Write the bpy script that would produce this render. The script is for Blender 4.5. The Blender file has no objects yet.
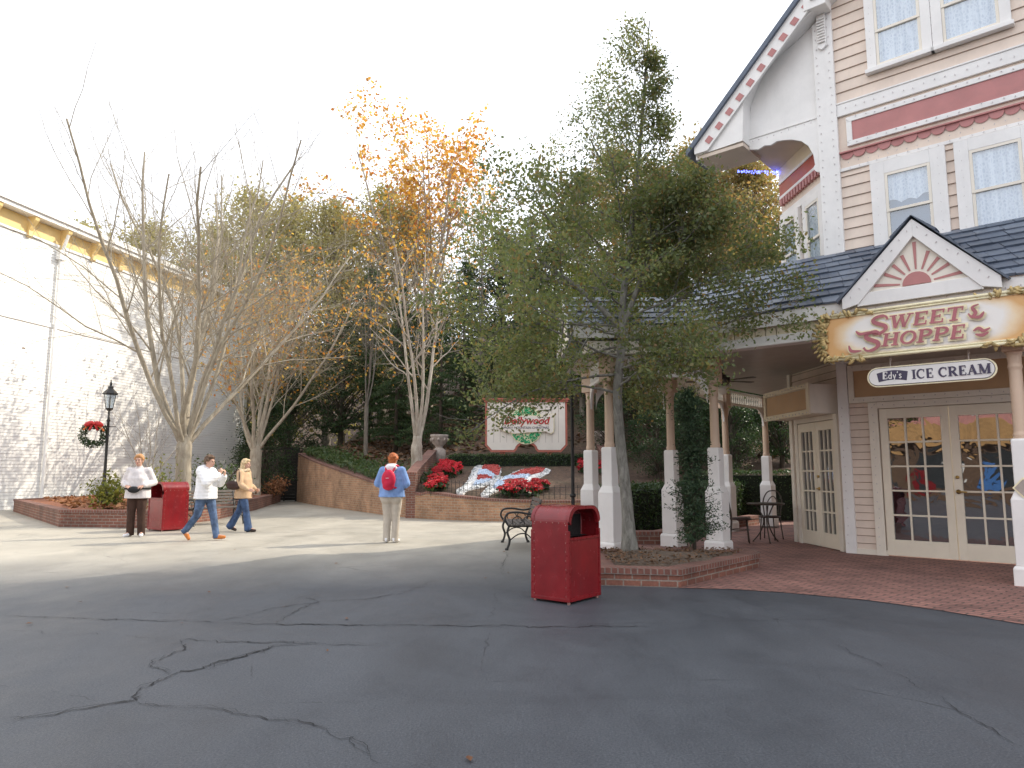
import bpy, math, random
from mathutils import Vector, Matrix, noise

R = math.radians
PI = math.pi
sc = bpy.context.scene
col = sc.collection
V = Vector


# ------------------------------------------------------------------ helpers
class MB:
    """collects shapes that become ONE mesh object"""
    def __init__(s, T=None):
        s.v = []; s.f = []; s.m = []; s.u = []
        s.T = T or Matrix.Identity(4); s.mi = 0

    def add(s, vs, fs, mi=None, uvs=None):
        b = len(s.v)
        T = s.T
        s.v.extend([T @ V(p) for p in vs])
        flip = T.determinant() < 0
        for k, f in enumerate(fs):
            s.f.append(tuple(b + i for i in (f[::-1] if flip else f)))
            s.m.append(s.mi if mi is None else mi)
            s.u.append(uvs[k] if uvs else None)

    def box(s, c, size, rot=None, mi=None):
        x, y, z = size[0] / 2, size[1] / 2, size[2] / 2
        vs = [V((i * x, j * y, k * z)) for k in (-1, 1) for j in (-1, 1) for i in (-1, 1)]
        if rot is not None:
            vs = [rot @ p for p in vs]
        vs = [p + V(c) for p in vs]
        s.add(vs, [(0, 2, 3, 1), (4, 5, 7, 6), (0, 1, 5, 4), (2, 6, 7, 3), (0, 4, 6, 2), (1, 3, 7, 5)], mi)

    def bx(s, x0, x1, y0, y1, z0, z1, mi=None):
        s.box(((x0 + x1) / 2, (y0 + y1) / 2, (z0 + z1) / 2), (abs(x1 - x0), abs(y1 - y0), abs(z1 - z0)), None, mi)

    def prism(s, poly, y0, y1, mi=None, axis='y'):
        """polygon (x, z) extruded along y  (axis 'z': polygon (x, y) extruded along z)"""
        n = len(poly)
        if axis == 'y':
            vs = [(p[0], y0, p[1]) for p in poly] + [(p[0], y1, p[1]) for p in poly]
        elif axis == 'x':
            vs = [(y0, p[0], p[1]) for p in poly] + [(y1, p[0], p[1]) for p in poly]
        else:
            vs = [(p[0], p[1], y0) for p in poly] + [(p[0], p[1], y1) for p in poly]
        fs = [tuple(range(n)), tuple(range(2 * n - 1, n - 1, -1))]
        fs += [(i, (i + 1) % n, n + (i + 1) % n, n + i)[::-1] for i in range(n)]
        s.add(vs, fs, mi)

    def tube(s, pts, rad, n=8, mi=None, cap=True, flat=None):
        pts = [V(p) for p in pts]
        if not isinstance(rad, (list, tuple)):
            rad = [rad] * len(pts)
        vs = []; fs = []
        up = None
        for i, p in enumerate(pts):
            d = (pts[min(i + 1, len(pts) - 1)] - pts[max(i - 1, 0)])
            if d.length < 1e-9:
                d = V((0, 0, 1))
            d.normalize()
            if up is None:
                up = V((0, 0, 1)) if abs(d.z) < .9 else V((1, 0, 0))
            a = d.cross(up)
            if a.length < 1e-6:
                a = d.cross(V((0.3, 1, 0.2)))
            a.normalize(); b = a.cross(d); up = b
            for k in range(n):
                t = 2 * PI * k / n
                q = a * math.cos(t) * rad[i] + b * math.sin(t) * rad[i]
                if flat:
                    q = V((q.x * flat[0], q.y * flat[1], q.z * flat[2]))
                vs.append(p + q)
        for i in range(len(pts) - 1):
            for k in range(n):
                k2 = (k + 1) % n
                fs.append((i * n + k, i * n + k2, (i + 1) * n + k2, (i + 1) * n + k))
        if cap:
            fs.append(tuple(range(n))[::-1])
            fs.append(tuple((len(pts) - 1) * n + k for k in range(n)))
        s.add(vs, fs, mi)

    def lathe(s, prof, c=(0, 0, 0), n=16, mi=None, sq=False):
        """profile of (radius, z); sq: square section instead of round"""
        if sq:
            n = 4
        vs = []; fs = []
        for r, z in prof:
            for k in range(n):
                t = 2 * PI * (k + .5) / n
                rr = r * 1.41421 if sq else r
                vs.append((c[0] + rr * math.cos(t), c[1] + rr * math.sin(t), c[2] + z))
        for i in range(len(prof) - 1):
            for k in range(n):
                k2 = (k + 1) % n
                fs.append((i * n + k, i * n + k2, (i + 1) * n + k2, (i + 1) * n + k))
        fs.append(tuple(range(n))[::-1])
        fs.append(tuple((len(prof) - 1) * n + k for k in range(n)))
        s.add(vs, fs, mi)

    def ell(s, c, r, nu=12, nv=8, rot=None, mi=None):
        vs = []; fs = []
        for j in range(nv + 1):
            ph = PI * j / nv
            for i in range(nu):
                th = 2 * PI * i / nu
                p = V((r[0] * math.sin(ph) * math.cos(th), r[1] * math.sin(ph) * math.sin(th), -r[2] * math.cos(ph)))
                if rot is not None:
                    p = rot @ p
                vs.append(p + V(c))
        for j in range(nv):
            for i in range(nu):
                i2 = (i + 1) % nu
                fs.append((j * nu + i, j * nu + i2, (j + 1) * nu + i2, (j + 1) * nu + i))
        s.add(vs, fs, mi)

    def strip(s, pts, w, y, mi=None):
        """flat stroke in the x-z plane at depth y; w = width or list of widths"""
        n = len(pts)
        if not isinstance(w, (list, tuple)):
            w = [w] * n
        L = []; Rr = []
        for i in range(n):
            a = pts[max(i - 1, 0)]; b = pts[min(i + 1, n - 1)]
            dx, dz = b[0] - a[0], b[1] - a[1]
            l = math.hypot(dx, dz) or 1
            nx, nz = -dz / l, dx / l
            L.append((pts[i][0] + nx * w[i] / 2, y, pts[i][1] + nz * w[i] / 2))
            Rr.append((pts[i][0] - nx * w[i] / 2, y, pts[i][1] - nz * w[i] / 2))
        s.add(L + Rr, [(i, n + i, n + i + 1, i + 1) for i in range(n - 1)], mi)

    def build(s, name, mats, parent=None, smooth=False, bevel=0):
        me = bpy.data.meshes.new(name)
        me.from_pydata([tuple(p) for p in s.v], [], s.f)
        if not isinstance(mats, (list, tuple)):
            mats = [mats]
        for m in mats:
            me.materials.append(m)
        me.polygons.foreach_set('material_index', s.m)
        if any(u is not None for u in s.u):
            uv = me.uv_layers.new(name='UVMap')
            li = 0
            for f, u in zip(s.f, s.u):
                for k in range(len(f)):
                    if u:
                        uv.data[li].uv = u[k]
                    li += 1
        if smooth:
            me.polygons.foreach_set('use_smooth', [True] * len(s.f))
        me.update()
        o = bpy.data.objects.new(name, me)
        col.objects.link(o)
        o.parent = parent
        if bevel:
            b = o.modifiers.new('bevel', 'BEVEL'); b.width = bevel; b.segments = 2; b.limit_method = 'ANGLE'
        return o


def tag(o, label=None, cat=None, group=None, kind=None):
    if label: o['label'] = label
    if cat: o['category'] = cat
    if group: o['group'] = group
    if kind: o['kind'] = kind
    return o


def thing(name, label, cat, loc=(0, 0, 0), rz=0, group=None):
    o = bpy.data.objects.new(name, None)
    o.empty_display_size = .2
    col.objects.link(o)
    o.location = loc; o.rotation_euler = (0, 0, rz)
    return tag(o, label, cat, group)


def dup(root, loc, rz=0, label=None, scale=None):
    r = root.copy(); col.objects.link(r)
    r.location = loc; r.rotation_euler = (0, 0, rz)
    if scale: r.scale = (scale,) * 3 if not isinstance(scale, tuple) else scale
    if label: r['label'] = label
    for ch in list(root.children):
        c = ch.copy(); col.objects.link(c); c.parent = r
        for g in list(ch.children):
            d = g.copy(); col.objects.link(d); d.parent = c
    return r


# ---------------------------------------------------------------- materials
def newmat(name):
    m = bpy.data.materials.new(name); m.use_nodes = True
    nt = m.node_tree
    b = nt.nodes['Principled BSDF']
    return m, nt, b


def ramp(nt, fac, stops):
    r = nt.nodes.new('ShaderNodeValToRGB')
    e = r.color_ramp.elements
    e[0].position = stops[0][0]; e[0].color = (*stops[0][1], 1)
    e[1].position = stops[-1][0]; e[1].color = (*stops[-1][1], 1)
    for p, c in stops[1:-1]:
        k = e.new(p); k.color = (*c, 1)
    nt.links.new(fac, r.inputs[0])
    return r.outputs[0]


def tc(nt, kind='Object', scale=(1, 1, 1), rot=(0, 0, 0)):
    t = nt.nodes.new('ShaderNodeTexCoord'); m = nt.nodes.new('ShaderNodeMapping')
    m.inputs['Scale'].default_value = scale; m.inputs['Rotation'].default_value = rot
    nt.links.new(t.outputs[kind], m.inputs[0])
    return m.outputs[0]


def nz(nt, vec, scale, detail=4, rough=.55, dist=0):
    n = nt.nodes.new('ShaderNodeTexNoise')
    n.inputs['Scale'].default_value = scale; n.inputs['Detail'].default_value = detail
    n.inputs['Roughness'].default_value = rough; n.inputs['Distortion'].default_value = dist
    nt.links.new(vec, n.inputs['Vector'])
    return n.outputs['Fac']


def mixc(nt, fac, a, b, mode='MIX'):
    m = nt.nodes.new('ShaderNodeMix'); m.data_type = 'RGBA'; m.blend_type = mode
    for val, i in ((fac, 0), (a, 6), (b, 7)):
        if isinstance(val, (int, float)): m.inputs[i].default_value = val
        elif isinstance(val, tuple): m.inputs[i].default_value = (*val, 1)
        else: nt.links.new(val, m.inputs[i])
    return m.outputs[2]


def math_(nt, op, a, b=0.0, clamp=False):
    m = nt.nodes.new('ShaderNodeMath'); m.operation = op; m.use_clamp = clamp
    for val, i in ((a, 0), (b, 1)):
        if isinstance(val, (int, float)): m.inputs[i].default_value = val
        else: nt.links.new(val, m.inputs[i])
    return m.outputs[0]


def bump(nt, b, h, strength=.3, dist=.01):
    n = nt.nodes.new('ShaderNodeBump')
    n.inputs['Strength'].default_value = strength; n.inputs['Distance'].default_value = dist
    nt.links.new(h, n.inputs['Height']); nt.links.new(n.outputs[0], b.inputs['Normal'])


def paint(name, c, rough=.5, var=.1, scale=3, bmp=.08, metal=0, spec=.5, dirt=0):
    """painted or plain surface with a little cloudiness, grain and grime"""
    m, nt, b = newmat(name)
    v = tc(nt)
    f = nz(nt, v, scale, 6, .65)
    lo = tuple(x * (1 - var * 1.6) for x in c); hi = tuple(min(1, x * (1 + var)) for x in c)
    cc = ramp(nt, f, [(.3, lo), (.68, hi)])
    if dirt:
        g = nz(nt, tc(nt, 'Object', (1, 1, .25)), 5, 6, .7)
        gf = math_(nt, 'MULTIPLY', ramp(nt, g, [(.52, (0, 0, 0)), (.75, (1, 1, 1))]), dirt)
        cc = mixc(nt, gf, cc, tuple(x * .45 + .02 for x in c))
    nt.links.new(cc, b.inputs['Base Color'])
    b.inputs['Metallic'].default_value = metal
    b.inputs['Specular IOR Level'].default_value = spec
    r = ramp(nt, nz(nt, v, scale * 4, 4), [(.3, (rough * .8,) * 3), (.7, (min(1, rough * 1.2),) * 3)])
    nt.links.new(r, b.inputs['Roughness'])
    if bmp:
        bump(nt, b, nz(nt, v, 60, 3), bmp, .004)
    return m


def leafmat(name, cols, trans=.35, rough=.5):
    """every leaf its own tint, darker and lighter clumps, light shining through"""
    m, nt, b = newmat(name)
    g = nt.nodes.new('ShaderNodeNewGeometry')
    n = len(cols)
    c = ramp(nt, g.outputs['Random Per Island'], [(i / (n - 1) if n > 1 else 0, cc) for i, cc in enumerate(cols)])
    f = nz(nt, tc(nt), .9, 3)
    c = mixc(nt, 1.0, c, ramp(nt, f, [(.3, (.62, .62, .62)), (.7, (1.2, 1.2, 1.2))]), 'MULTIPLY')
    nt.links.new(c, b.inputs['Base Color'])
    b.inputs['Roughness'].default_value = rough
    b.inputs['Specular IOR Level'].default_value = .3
    t = nt.nodes.new('ShaderNodeBsdfTranslucent')
    nt.links.new(mixc(nt, 1.0, c, (1.5, 1.45, .8), 'MULTIPLY'), t.inputs['Color'])
    mx = nt.nodes.new('ShaderNodeMixShader'); mx.inputs[0].default_value = trans
    nt.links.new(b.outputs[0], mx.inputs[1]); nt.links.new(t.outputs[0], mx.inputs[2])
    nt.links.new(mx.outputs[0], nt.nodes['Material Output'].inputs[0])
    return m


def barkmat(name, c1, c2, scale=9):
    m, nt, b = newmat(name)
    f = nz(nt, tc(nt, 'Object', (1, 1, .3)), scale, 6, .7, .6)
    nt.links.new(ramp(nt, f, [(.32, c1), (.68, c2)]), b.inputs['Base Color'])
    b.inputs['Roughness'].default_value = .9
    bump(nt, b, f, .5, .02)
    return m


def brickmat(name, c1, c2, mortar, kind='UV', bw=.21, rh=.075, rot=0, msize=.009, grime=.5):
    m, nt, b = newmat(name)
    v = tc(nt, kind, (1, 1, 1), (0, 0, rot))
    t = nt.nodes.new('ShaderNodeTexBrick')
    t.inputs['Scale'].default_value = 1; t.inputs['Brick Width'].default_value = bw
    t.inputs['Row Height'].default_value = rh; t.inputs['Mortar Size'].default_value = msize
    t.inputs['Mortar Smooth'].default_value = .2
    t.inputs['Color1'].default_value = (*c1, 1); t.inputs['Color2'].default_value = (*c2, 1)
    t.inputs['Mortar'].default_value = (*mortar, 1)
    nt.links.new(v, t.inputs['Vector'])
    vo = tc(nt)
    g = ramp(nt, nz(nt, vo, 1.6, 6, .7), [(.3, (1 - grime,) * 3), (.7, (1.15, 1.12, 1.1))])
    c = mixc(nt, 1.0, t.outputs['Color'], g, 'MULTIPLY')
    c = mixc(nt, 1.0, c, ramp(nt, nz(nt, vo, 40, 3), [(.3, (.8, .8, .8)), (.7, (1.15, 1.15, 1.15))]), 'MULTIPLY')
    nt.links.new(c, b.inputs['Base Color'])
    b.inputs['Roughness'].default_value = .85
    h = math_(nt, 'SUBTRACT', nz(nt, vo, 50, 3), math_(nt, 'MULTIPLY', t.outputs['Fac'], 1.4))
    bump(nt, b, h, .5, .008)
    return m



def slate():
    """every shingle its own shade"""
    m, nt, b = newmat('dark slate shingles')
    g = nt.nodes.new('ShaderNodeNewGeometry')
    c = ramp(nt, g.outputs['Random Per Island'], [(0, (.065, .082, .115)), (.5, (.095, .118, .16)), (1, (.14, .165, .21))])
    f = nz(nt, tc(nt), 7, 5, .7)
    nt.links.new(mixc(nt, 1.0, c, ramp(nt, f, [(.3, (.7, .7, .7)), (.7, (1.25, 1.25, 1.25))]), 'MULTIPLY'), b.inputs['Base Color'])
    nt.links.new(ramp(nt, f, [(.3, (.35,) * 3), (.7, (.6,) * 3)]), b.inputs['Roughness'])
    bump(nt, b, nz(nt, tc(nt, 'Object', (1, 1, 4)), 30, 4), .3, .006)
    return m


M = {}
M['cream'] = paint('cream paint', (.80, .74, .64), .5, .06, 2, .06, dirt=.12)
M['white'] = paint('white paint', (.80, .78, .76), .45, .05, 2, .06, dirt=.15)
M['pink'] = paint('warm beige siding paint', (.74, .615, .52), .55, .08, 1.5, .1, dirt=.2)
M['tan'] = paint('tan panel paint', (.52, .33, .18), .5, .06, 2, .05)
M['coltan'] = paint('tan column paint', (.62, .46, .34), .5, .06, 2, .05)
M['rose'] = paint('dusty rose trim paint', (.46, .19, .18), .5, .08, 3, .05)
M['rust'] = paint('rust red frieze paint', (.42, .09, .05), .5, .12, 3, .05)
M['yellowcream'] = paint('yellow cream paint', (.76, .67, .50), .5, .06, 2, .05)
M['ceil'] = paint('porch ceiling paint', (.40, .36, .33), .35, .05, 1, .02)
M['soffit'] = paint('soffit boards', (.62, .52, .43), .6, .08, 2, .05)
M['slate'] = slate()
M['pinkshade'] = paint('pink lap shadow paint', (.42, .31, .245), .8, .1, 3, 0)
M['whiteshade'] = paint('grey lap shadow paint', (.6, .6, .59), .8, .1, 3, 0)
M['doorwhite'] = paint('door cream paint', (.80, .73, .60), .42, .04, 2, .03)
M['pane_dark'] = None
M['gold'] = paint('gilded carving', (.50, .37, .16), .5, .45, 14, .3, metal=.15)
M['goldline'] = paint('pale gold paint', (.88, .80, .54), .45, .1, 8, .05)
M['brass'] = paint('brass', (.55, .36, .12), .3, .1, 10, 0, metal=.9)
M['maroon'] = paint('raspberry letter paint', (.42, .13, .15), .4, .12, 6, 0)
M['navy'] = paint('dark violet letter paint', (.050, .042, .085), .45, .05, 6, 0)
M['signwhite'] = paint('sign white', (.78, .76, .74), .4, .03, 3, 0)
M['iron'] = paint('black wrought iron', (.018, .018, .018), .5, .2, 12, .15)
M['brown_metal'] = paint('dark bronze metal', (.05, .035, .025), .45, .2, 12, .1)
M['slat'] = paint('weathered bench slats', (.10, .085, .075), .7, .25, 10, .2)
M['canred'] = paint('glossy red enamel', (.22, .009, .013), .24, .16, 3, .02, spec=.6, dirt=.5)
M['canrim'] = paint('red enamel rim', (.21, .009, .013), .3, .15, 5, .02)
M['candark'] = paint('dark bin inside', (.012, .008, .008), .8, .2, 8, 0)
M['rivet'] = paint('rivet metal', (.45, .25, .22), .35, .2, 30, 0, metal=.6)
M['concrete'] = paint('weathered concrete', (.42, .36, .32), .9, .18, 8, .3)
M['mulch'] = paint('bark mulch', (.085, .05, .034), .95, .5, 30, .8)
M['soil'] = paint('dry planter soil', (.13, .095, .07), .95, .45, 22, .8)
M['redmulch'] = paint('red leaf mulch', (.28, .11, .06), .95, .5, 18, .8)
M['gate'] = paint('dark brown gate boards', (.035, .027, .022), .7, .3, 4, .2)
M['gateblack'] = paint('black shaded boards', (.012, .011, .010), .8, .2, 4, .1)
M['bldwhite'] = paint('white lap siding paint', (.88, .88, .86), .55, .04, 1, .05)
M['bldgold'] = paint('golden cornice paint', (.82, .60, .26), .5, .08, 2, .05)
M['bulb'] = paint('clear bulb', (.55, .50, .50), .3, .2, 50, 0)
M['darkwood'] = paint('dark brown shop wall', (.13, .075, .045), .5, .2, 1.5, .05)
M['reflect_blue'] = paint('blue reflection panel', (.05, .18, .50), .5, .1, 3, 0)
M['reflect_lime'] = paint('lime reflection panel', (.30, .50, .05), .5, .1, 3, 0)
M['ochre'] = paint('invented shop ochre paint', (.52, .30, .12), .5, .2, 1.5, .05)
M['reflect_pink'] = paint('invented shop pink paint', (.58, .27, .25), .6, .15, 1, .05)
M['red'] = paint('red ribbon', (.5, .02, .02), .45, .15, 10, 0)
M['orange'] = paint('orange ornament', (.6, .16, .03), .35, .2, 10, 0)
M['green'] = paint('green tinsel', (.02, .42, .16), .4, .5, 25, .4)
M['signtrim'] = paint('brick pink sign trim', (.45, .13, .09), .5, .08, 5, .05)
M['signbd'] = paint('sign board cream', (.78, .73, .66), .5, .04, 2, .03)
M['stone_white'] = paint('white pebbles', (.70, .70, .70), .8, .5, 18, .8)
M['stone_red'] = paint('red pebbles', (.42, .07, .06), .8, .5, 18, .8)
M['stone_blue'] = paint('pale blue pebbles', (.50, .60, .74), .8, .35, 18, .8)
M['stone_grey'] = paint('grey pebbles', (.33, .36, .36), .8, .5, 18, .8)
M['brick'] = brickmat('red brick', (.27, .11, .075), (.20, .085, .062), (.30, .25, .21))
M['brick_tan'] = brickmat('sandy brick', (.50, .29, .17), (.40, .22, .13), (.45, .37, .28))
M['paver'] = brickmat('worn brick paving', (.37, .185, .15), (.27, .135, .115), (.11, .075, .065), 'Object', .21, .105, R(48), .011, .45)
M['capbrick'] = brickmat('brick cap course', (.24, .095, .07), (.18, .078, .06), (.27, .22, .19), 'UV', .075, .4)
M['bark_grey'] = barkmat('grey bark', (.10, .085, .07), (.26, .23, .19))
M['bark_holly'] = barkmat('pale lichen bark', (.075, .07, .058), (.27, .26, .23), 16)
M['bark_dark'] = barkmat('dark bark', (.035, .028, .022), (.10, .08, .06))
M['bark_pale'] = barkmat('pale sycamore bark', (.22, .18, .14), (.52, .47, .40), 6)
M['bark_twig'] = barkmat('tan twig bark', (.25, .21, .16), (.48, .43, .34))
M['lf_holly'] = leafmat('holly leaves', [(.11, .15, .065), (.15, .19, .09), (.19, .22, .105), (.24, .24, .12), (.14, .185, .095), (.17, .20, .10), (.28, .18, .09)], .52, .42)
M['lf_dark'] = leafmat('dark evergreen leaves', [(.018, .042, .016), (.03, .065, .024), (.055, .095, .035)], .28, .42)
M['lf_hem'] = leafmat('hemlock needles', [(.03, .06, .026), (.05, .09, .036), (.08, .12, .05)], .3, .6)
M['lf_olive'] = leafmat('olive winter foliage', [(.32, .29, .15), (.38, .34, .18), (.27, .27, .13), (.40, .33, .19)], .5, .6)
M['lf_brown'] = leafmat('russet olive foliage', [(.28, .22, .12), (.22, .21, .10), (.36, .22, .12), (.18, .185, .09)], .5, .6)
M['lf_lime'] = leafmat('sunlit yellow green leaves', [(.16, .22, .03), (.25, .26, .04), (.11, .17, .03)], .5, .5)
M['lf_orange'] = leafmat('orange sycamore leaves', [(.48, .22, .05), (.58, .32, .07), (.40, .13, .04), (.62, .44, .14), (.55, .36, .12)], .55, .6)
M['lf_shrub'] = leafmat('yellow green shrub leaves', [(.17, .20, .05), (.25, .24, .06), (.10, .15, .04)], .4, .5)
M['lf_rust'] = leafmat('dead leaves', [(.24, .10, .045), (.33, .15, .07), (.15, .07, .04), (.38, .20, .10)], .15, .8)
M['lf_hill'] = leafmat('fallen hill leaves', [(.15, .085, .05), (.21, .12, .07), (.10, .06, .04)], .1, .85)
M['lf_ivy'] = leafmat('ivy leaves', [(.05, .09, .035), (.08, .13, .05), (.12, .15, .07)], .3, .45)
M['lf_hedge'] = leafmat('boxwood leaves', [(.03, .06, .022), (.045, .085, .03), (.07, .11, .04)], .2, .4)
M['lf_yew'] = leafmat('juniper needles', [(.03, .06, .034), (.05, .09, .045), (.075, .115, .055)], .15, .5)
M['lf_poin'] = leafmat('poinsettia bracts', [(.46, .012, .025), (.55, .025, .04), (.36, .008, .02)], .3, .5)
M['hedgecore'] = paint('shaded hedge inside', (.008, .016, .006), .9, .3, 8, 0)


def glassy(name, tint, refl, rough=.02, wav=.0, wscale=3, under=None):
    """window pane: a strong mirror layer over a dim interior, slightly wavy like old glass"""
    m, nt, b = newmat(name)
    b.inputs['Base Color'].default_value = (*tint, 1)
    b.inputs['Roughness'].default_value = .6
    b.inputs['Specular IOR Level'].default_value = 0
    g = nt.nodes.new('ShaderNodeBsdfGlossy'); g.inputs['Roughness'].default_value = rough
    g.inputs['Color'].default_value = (.95, .97, 1, 1)
    fr = nt.nodes.new('ShaderNodeFresnel'); fr.inputs['IOR'].default_value = 1.5
    fac = math_(nt, 'ADD', math_(nt, 'MULTIPLY', fr.outputs[0], 1.3), refl, True)
    if wav:
        bn = nt.nodes.new('ShaderNodeBump'); bn.inputs['Strength'].default_value = 1
        bn.inputs['Distance'].default_value = wav
        nt.links.new(nz(nt, tc(nt), wscale, 2, .5, .8), bn.inputs['Height'])
        nt.links.new(bn.outputs[0], g.inputs['Normal'])
    mx = nt.nodes.new('ShaderNodeMixShader')
    nt.links.new(fac, mx.inputs[0])
    nt.links.new(b.outputs[0], mx.inputs[1]); nt.links.new(g.outputs[0], mx.inputs[2])
    nt.links.new(mx.outputs[0], nt.nodes['Material Output'].inputs[0])
    return m


M['pane_dark'] = glassy('shop door glass', (.012, .012, .014), .20, .02, .0034, 2.6)


def clearpane(name):
    m, nt, b = newmat(name)
    t = nt.nodes.new('ShaderNodeBsdfTransparent'); t.inputs[0].default_value = (.86, .92, .97, 1)
    g = nt.nodes.new('ShaderNodeBsdfGlossy'); g.inputs['Roughness'].default_value = .02
    bn = nt.nodes.new('ShaderNodeBump'); bn.inputs['Distance'].default_value = .01
    nt.links.new(nz(nt, tc(nt), 2.5, 2), bn.inputs['Height']); nt.links.new(bn.outputs[0], g.inputs['Normal'])
    mx = nt.nodes.new('ShaderNodeMixShader'); mx.inputs[0].default_value = .25
    nt.links.new(t.outputs[0], mx.inputs[1]); nt.links.new(g.outputs[0], mx.inputs[2])
    nt.links.new(mx.outputs[0], nt.nodes['Material Output'].inputs[0])
    return m


M['pane_clear'] = clearpane('clear window glass')
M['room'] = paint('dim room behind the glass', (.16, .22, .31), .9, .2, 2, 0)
M['roomdark'] = paint('dark room behind the glass', (.03, .035, .04), .9, .2, 2, 0)


def lace():
    m, nt, b = newmat('lace curtain')
    v = tc(nt, 'Object', (11, 11, 7))
    w = nt.nodes.new('ShaderNodeTexVoronoi'); w.feature = 'DISTANCE_TO_EDGE'; w.inputs['Scale'].default_value = 2.2
    nt.links.new(v, w.inputs['Vector'])
    fold = nz(nt, tc(nt, 'Object', (14, 14, .6)), 1.4, 3)
    d = ramp(nt, w.outputs['Distance'], [(.05, (1, 1, 1)), (.3, (0, 0, 0))])
    f = math_(nt, 'ADD', math_(nt, 'MULTIPLY', d, .22), math_(nt, 'MULTIPLY', fold, 1.0), True)
    nt.links.new(ramp(nt, f, [(.25, (.30, .38, .50)), (.8, (.85, .88, .92))]), b.inputs['Base Color'])
    b.inputs['Roughness'].default_value = .9
    return m


M['lace'] = lace()


def asphalt():
    m, nt, b = newmat('worn asphalt')
    v = tc(nt)
    big = nz(nt, v, .16, 5, .6, .5)
    mid = nz(nt, tc(nt, 'Object', (1, .45, 1), (0, 0, R(24))), 1.1, 6, .68)
    fine = nz(nt, v, 75, 4, .8)
    # an older, unsealed stretch farther off, made paler still with painted sunlight (world y in metres)
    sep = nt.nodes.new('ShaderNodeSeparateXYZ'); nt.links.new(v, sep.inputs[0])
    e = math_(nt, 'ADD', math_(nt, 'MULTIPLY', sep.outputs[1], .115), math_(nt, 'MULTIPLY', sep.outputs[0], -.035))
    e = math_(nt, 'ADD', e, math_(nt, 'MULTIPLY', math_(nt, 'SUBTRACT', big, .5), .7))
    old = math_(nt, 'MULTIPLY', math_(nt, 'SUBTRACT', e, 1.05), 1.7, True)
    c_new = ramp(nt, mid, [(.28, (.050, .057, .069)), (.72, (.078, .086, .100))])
    c_old_sunlit = ramp(nt, mid, [(.28, (.31, .292, .25)), (.72, (.43, .405, .35))])
    c = mixc(nt, old, c_new, c_old_sunlit)
    c = mixc(nt, 1.0, c, ramp(nt, fine, [(.36, (.50, .50, .52)), (.5, (1.0, 1.0, 1.0)), (.60, (1.25, 1.23, 1.2)), (.68, (2.3, 2.25, 2.1))]), 'MULTIPLY')
    # hairline crazing in patches
    vo = nt.nodes.new('ShaderNodeTexVoronoi'); vo.feature = 'DISTANCE_TO_EDGE'; vo.inputs['Scale'].default_value = .42
    wob = nt.nodes.new('ShaderNodeTexNoise'); wob.inputs['Scale'].default_value = 2.3; wob.inputs['Detail'].default_value = 6
    nt.links.new(v, wob.inputs['Vector'])
    nt.links.new(mixc(nt, .16, v, wob.outputs['Color']), vo.inputs['Vector'])
    crack = math_(nt, 'LESS_THAN', vo.outputs['Distance'], math_(nt, 'MULTIPLY', math_(nt, 'SUBTRACT', mid, .53), .03))
    c = mixc(nt, math_(nt, 'MULTIPLY', crack, .55), c, (.012, .013, .016))
    st = ramp(nt, nz(nt, v, .55, 7, .7, 1.2), [(.34, (.82, .82, .83)), (.5, (1, 1, 1)), (.68, (1.12, 1.11, 1.1))])
    c = mixc(nt, 1.0, c, st, 'MULTIPLY')
    # pale scuffs
    sc_ = ramp(nt, nz(nt, tc(nt, 'Object', (1, 3.2, 1), (0, 0, R(-35))), 2.2, 8, .78), [(.66, (0, 0, 0)), (.8, (.35, .35, .35))])
    c = mixc(nt, sc_, c, (.16, .165, .175))
    nt.links.new(c, b.inputs['Base Color'])
    nt.links.new(ramp(nt, mid, [(.3, (.40,) * 3), (.7, (.66,) * 3)]), b.inputs['Roughness'])
    b.inputs['Specular IOR Level'].default_value = .45
    h = math_(nt, 'SUBTRACT', math_(nt, 'ADD', fine, math_(nt, 'MULTIPLY', mid, .8)), math_(nt, 'MULTIPLY', crack, 2.0))
    bump(nt, b, h, .6, .008)
    return m


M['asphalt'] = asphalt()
M['crack'] = paint('open asphalt crack', (.022, .023, .026), .95, .6, 30, .3)
M['earth'] = paint('distant ground', (.10, .09, .06), .95, .3, .4, .2)


def hillmat():
    m, nt, b = newmat('leaf littered hillside')
    v = tc(nt)
    f = nz(nt, v, 9, 6, .75); g = nz(nt, v, .5, 4)
    c = ramp(nt, f, [(.3, (.035, .024, .018)), (.55, (.10, .06, .04)), (.75, (.20, .125, .075))])
    c = mixc(nt, ramp(nt, g, [(.5, (0, 0, 0)), (.7, (.6, .6, .6))]), c, (.05, .055, .025))
    nt.links.new(c, b.inputs['Base Color']); b.inputs['Roughness'].default_value = .95
    bump(nt, b, f, .8, .04)
    return m


M['hill'] = hillmat()


def sweetpanel():
    """white panel airbrushed orange towards its edge"""
    m, nt, b = newmat('airbrushed sign panel')
    v = tc(nt)
    s = nt.nodes.new('ShaderNodeSeparateXYZ'); nt.links.new(v, s.inputs[0])
    ax = math_(nt, 'POWER', math_(nt, 'ABSOLUTE', math_(nt, 'DIVIDE', s.outputs[0], 1.12)), 3.2)
    az = math_(nt, 'POWER', math_(nt, 'ABSOLUTE', math_(nt, 'DIVIDE', s.outputs[2], .33)), 2.6)
    d = math_(nt, 'ADD', math_(nt, 'ADD', ax, az), math_(nt, 'MULTIPLY', math_(nt, 'SUBTRACT', nz(nt, v, 6, 4), .5), .35))
    nt.links.new(ramp(nt, d, [(.42, (.84, .81, .77)), (.70, (.82, .64, .42)), (1.0, (.70, .40, .16))]), b.inputs['Base Color'])
    b.inputs['Roughness'].default_value = .42
    return m


M['sweetpanel'] = sweetpanel()


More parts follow.
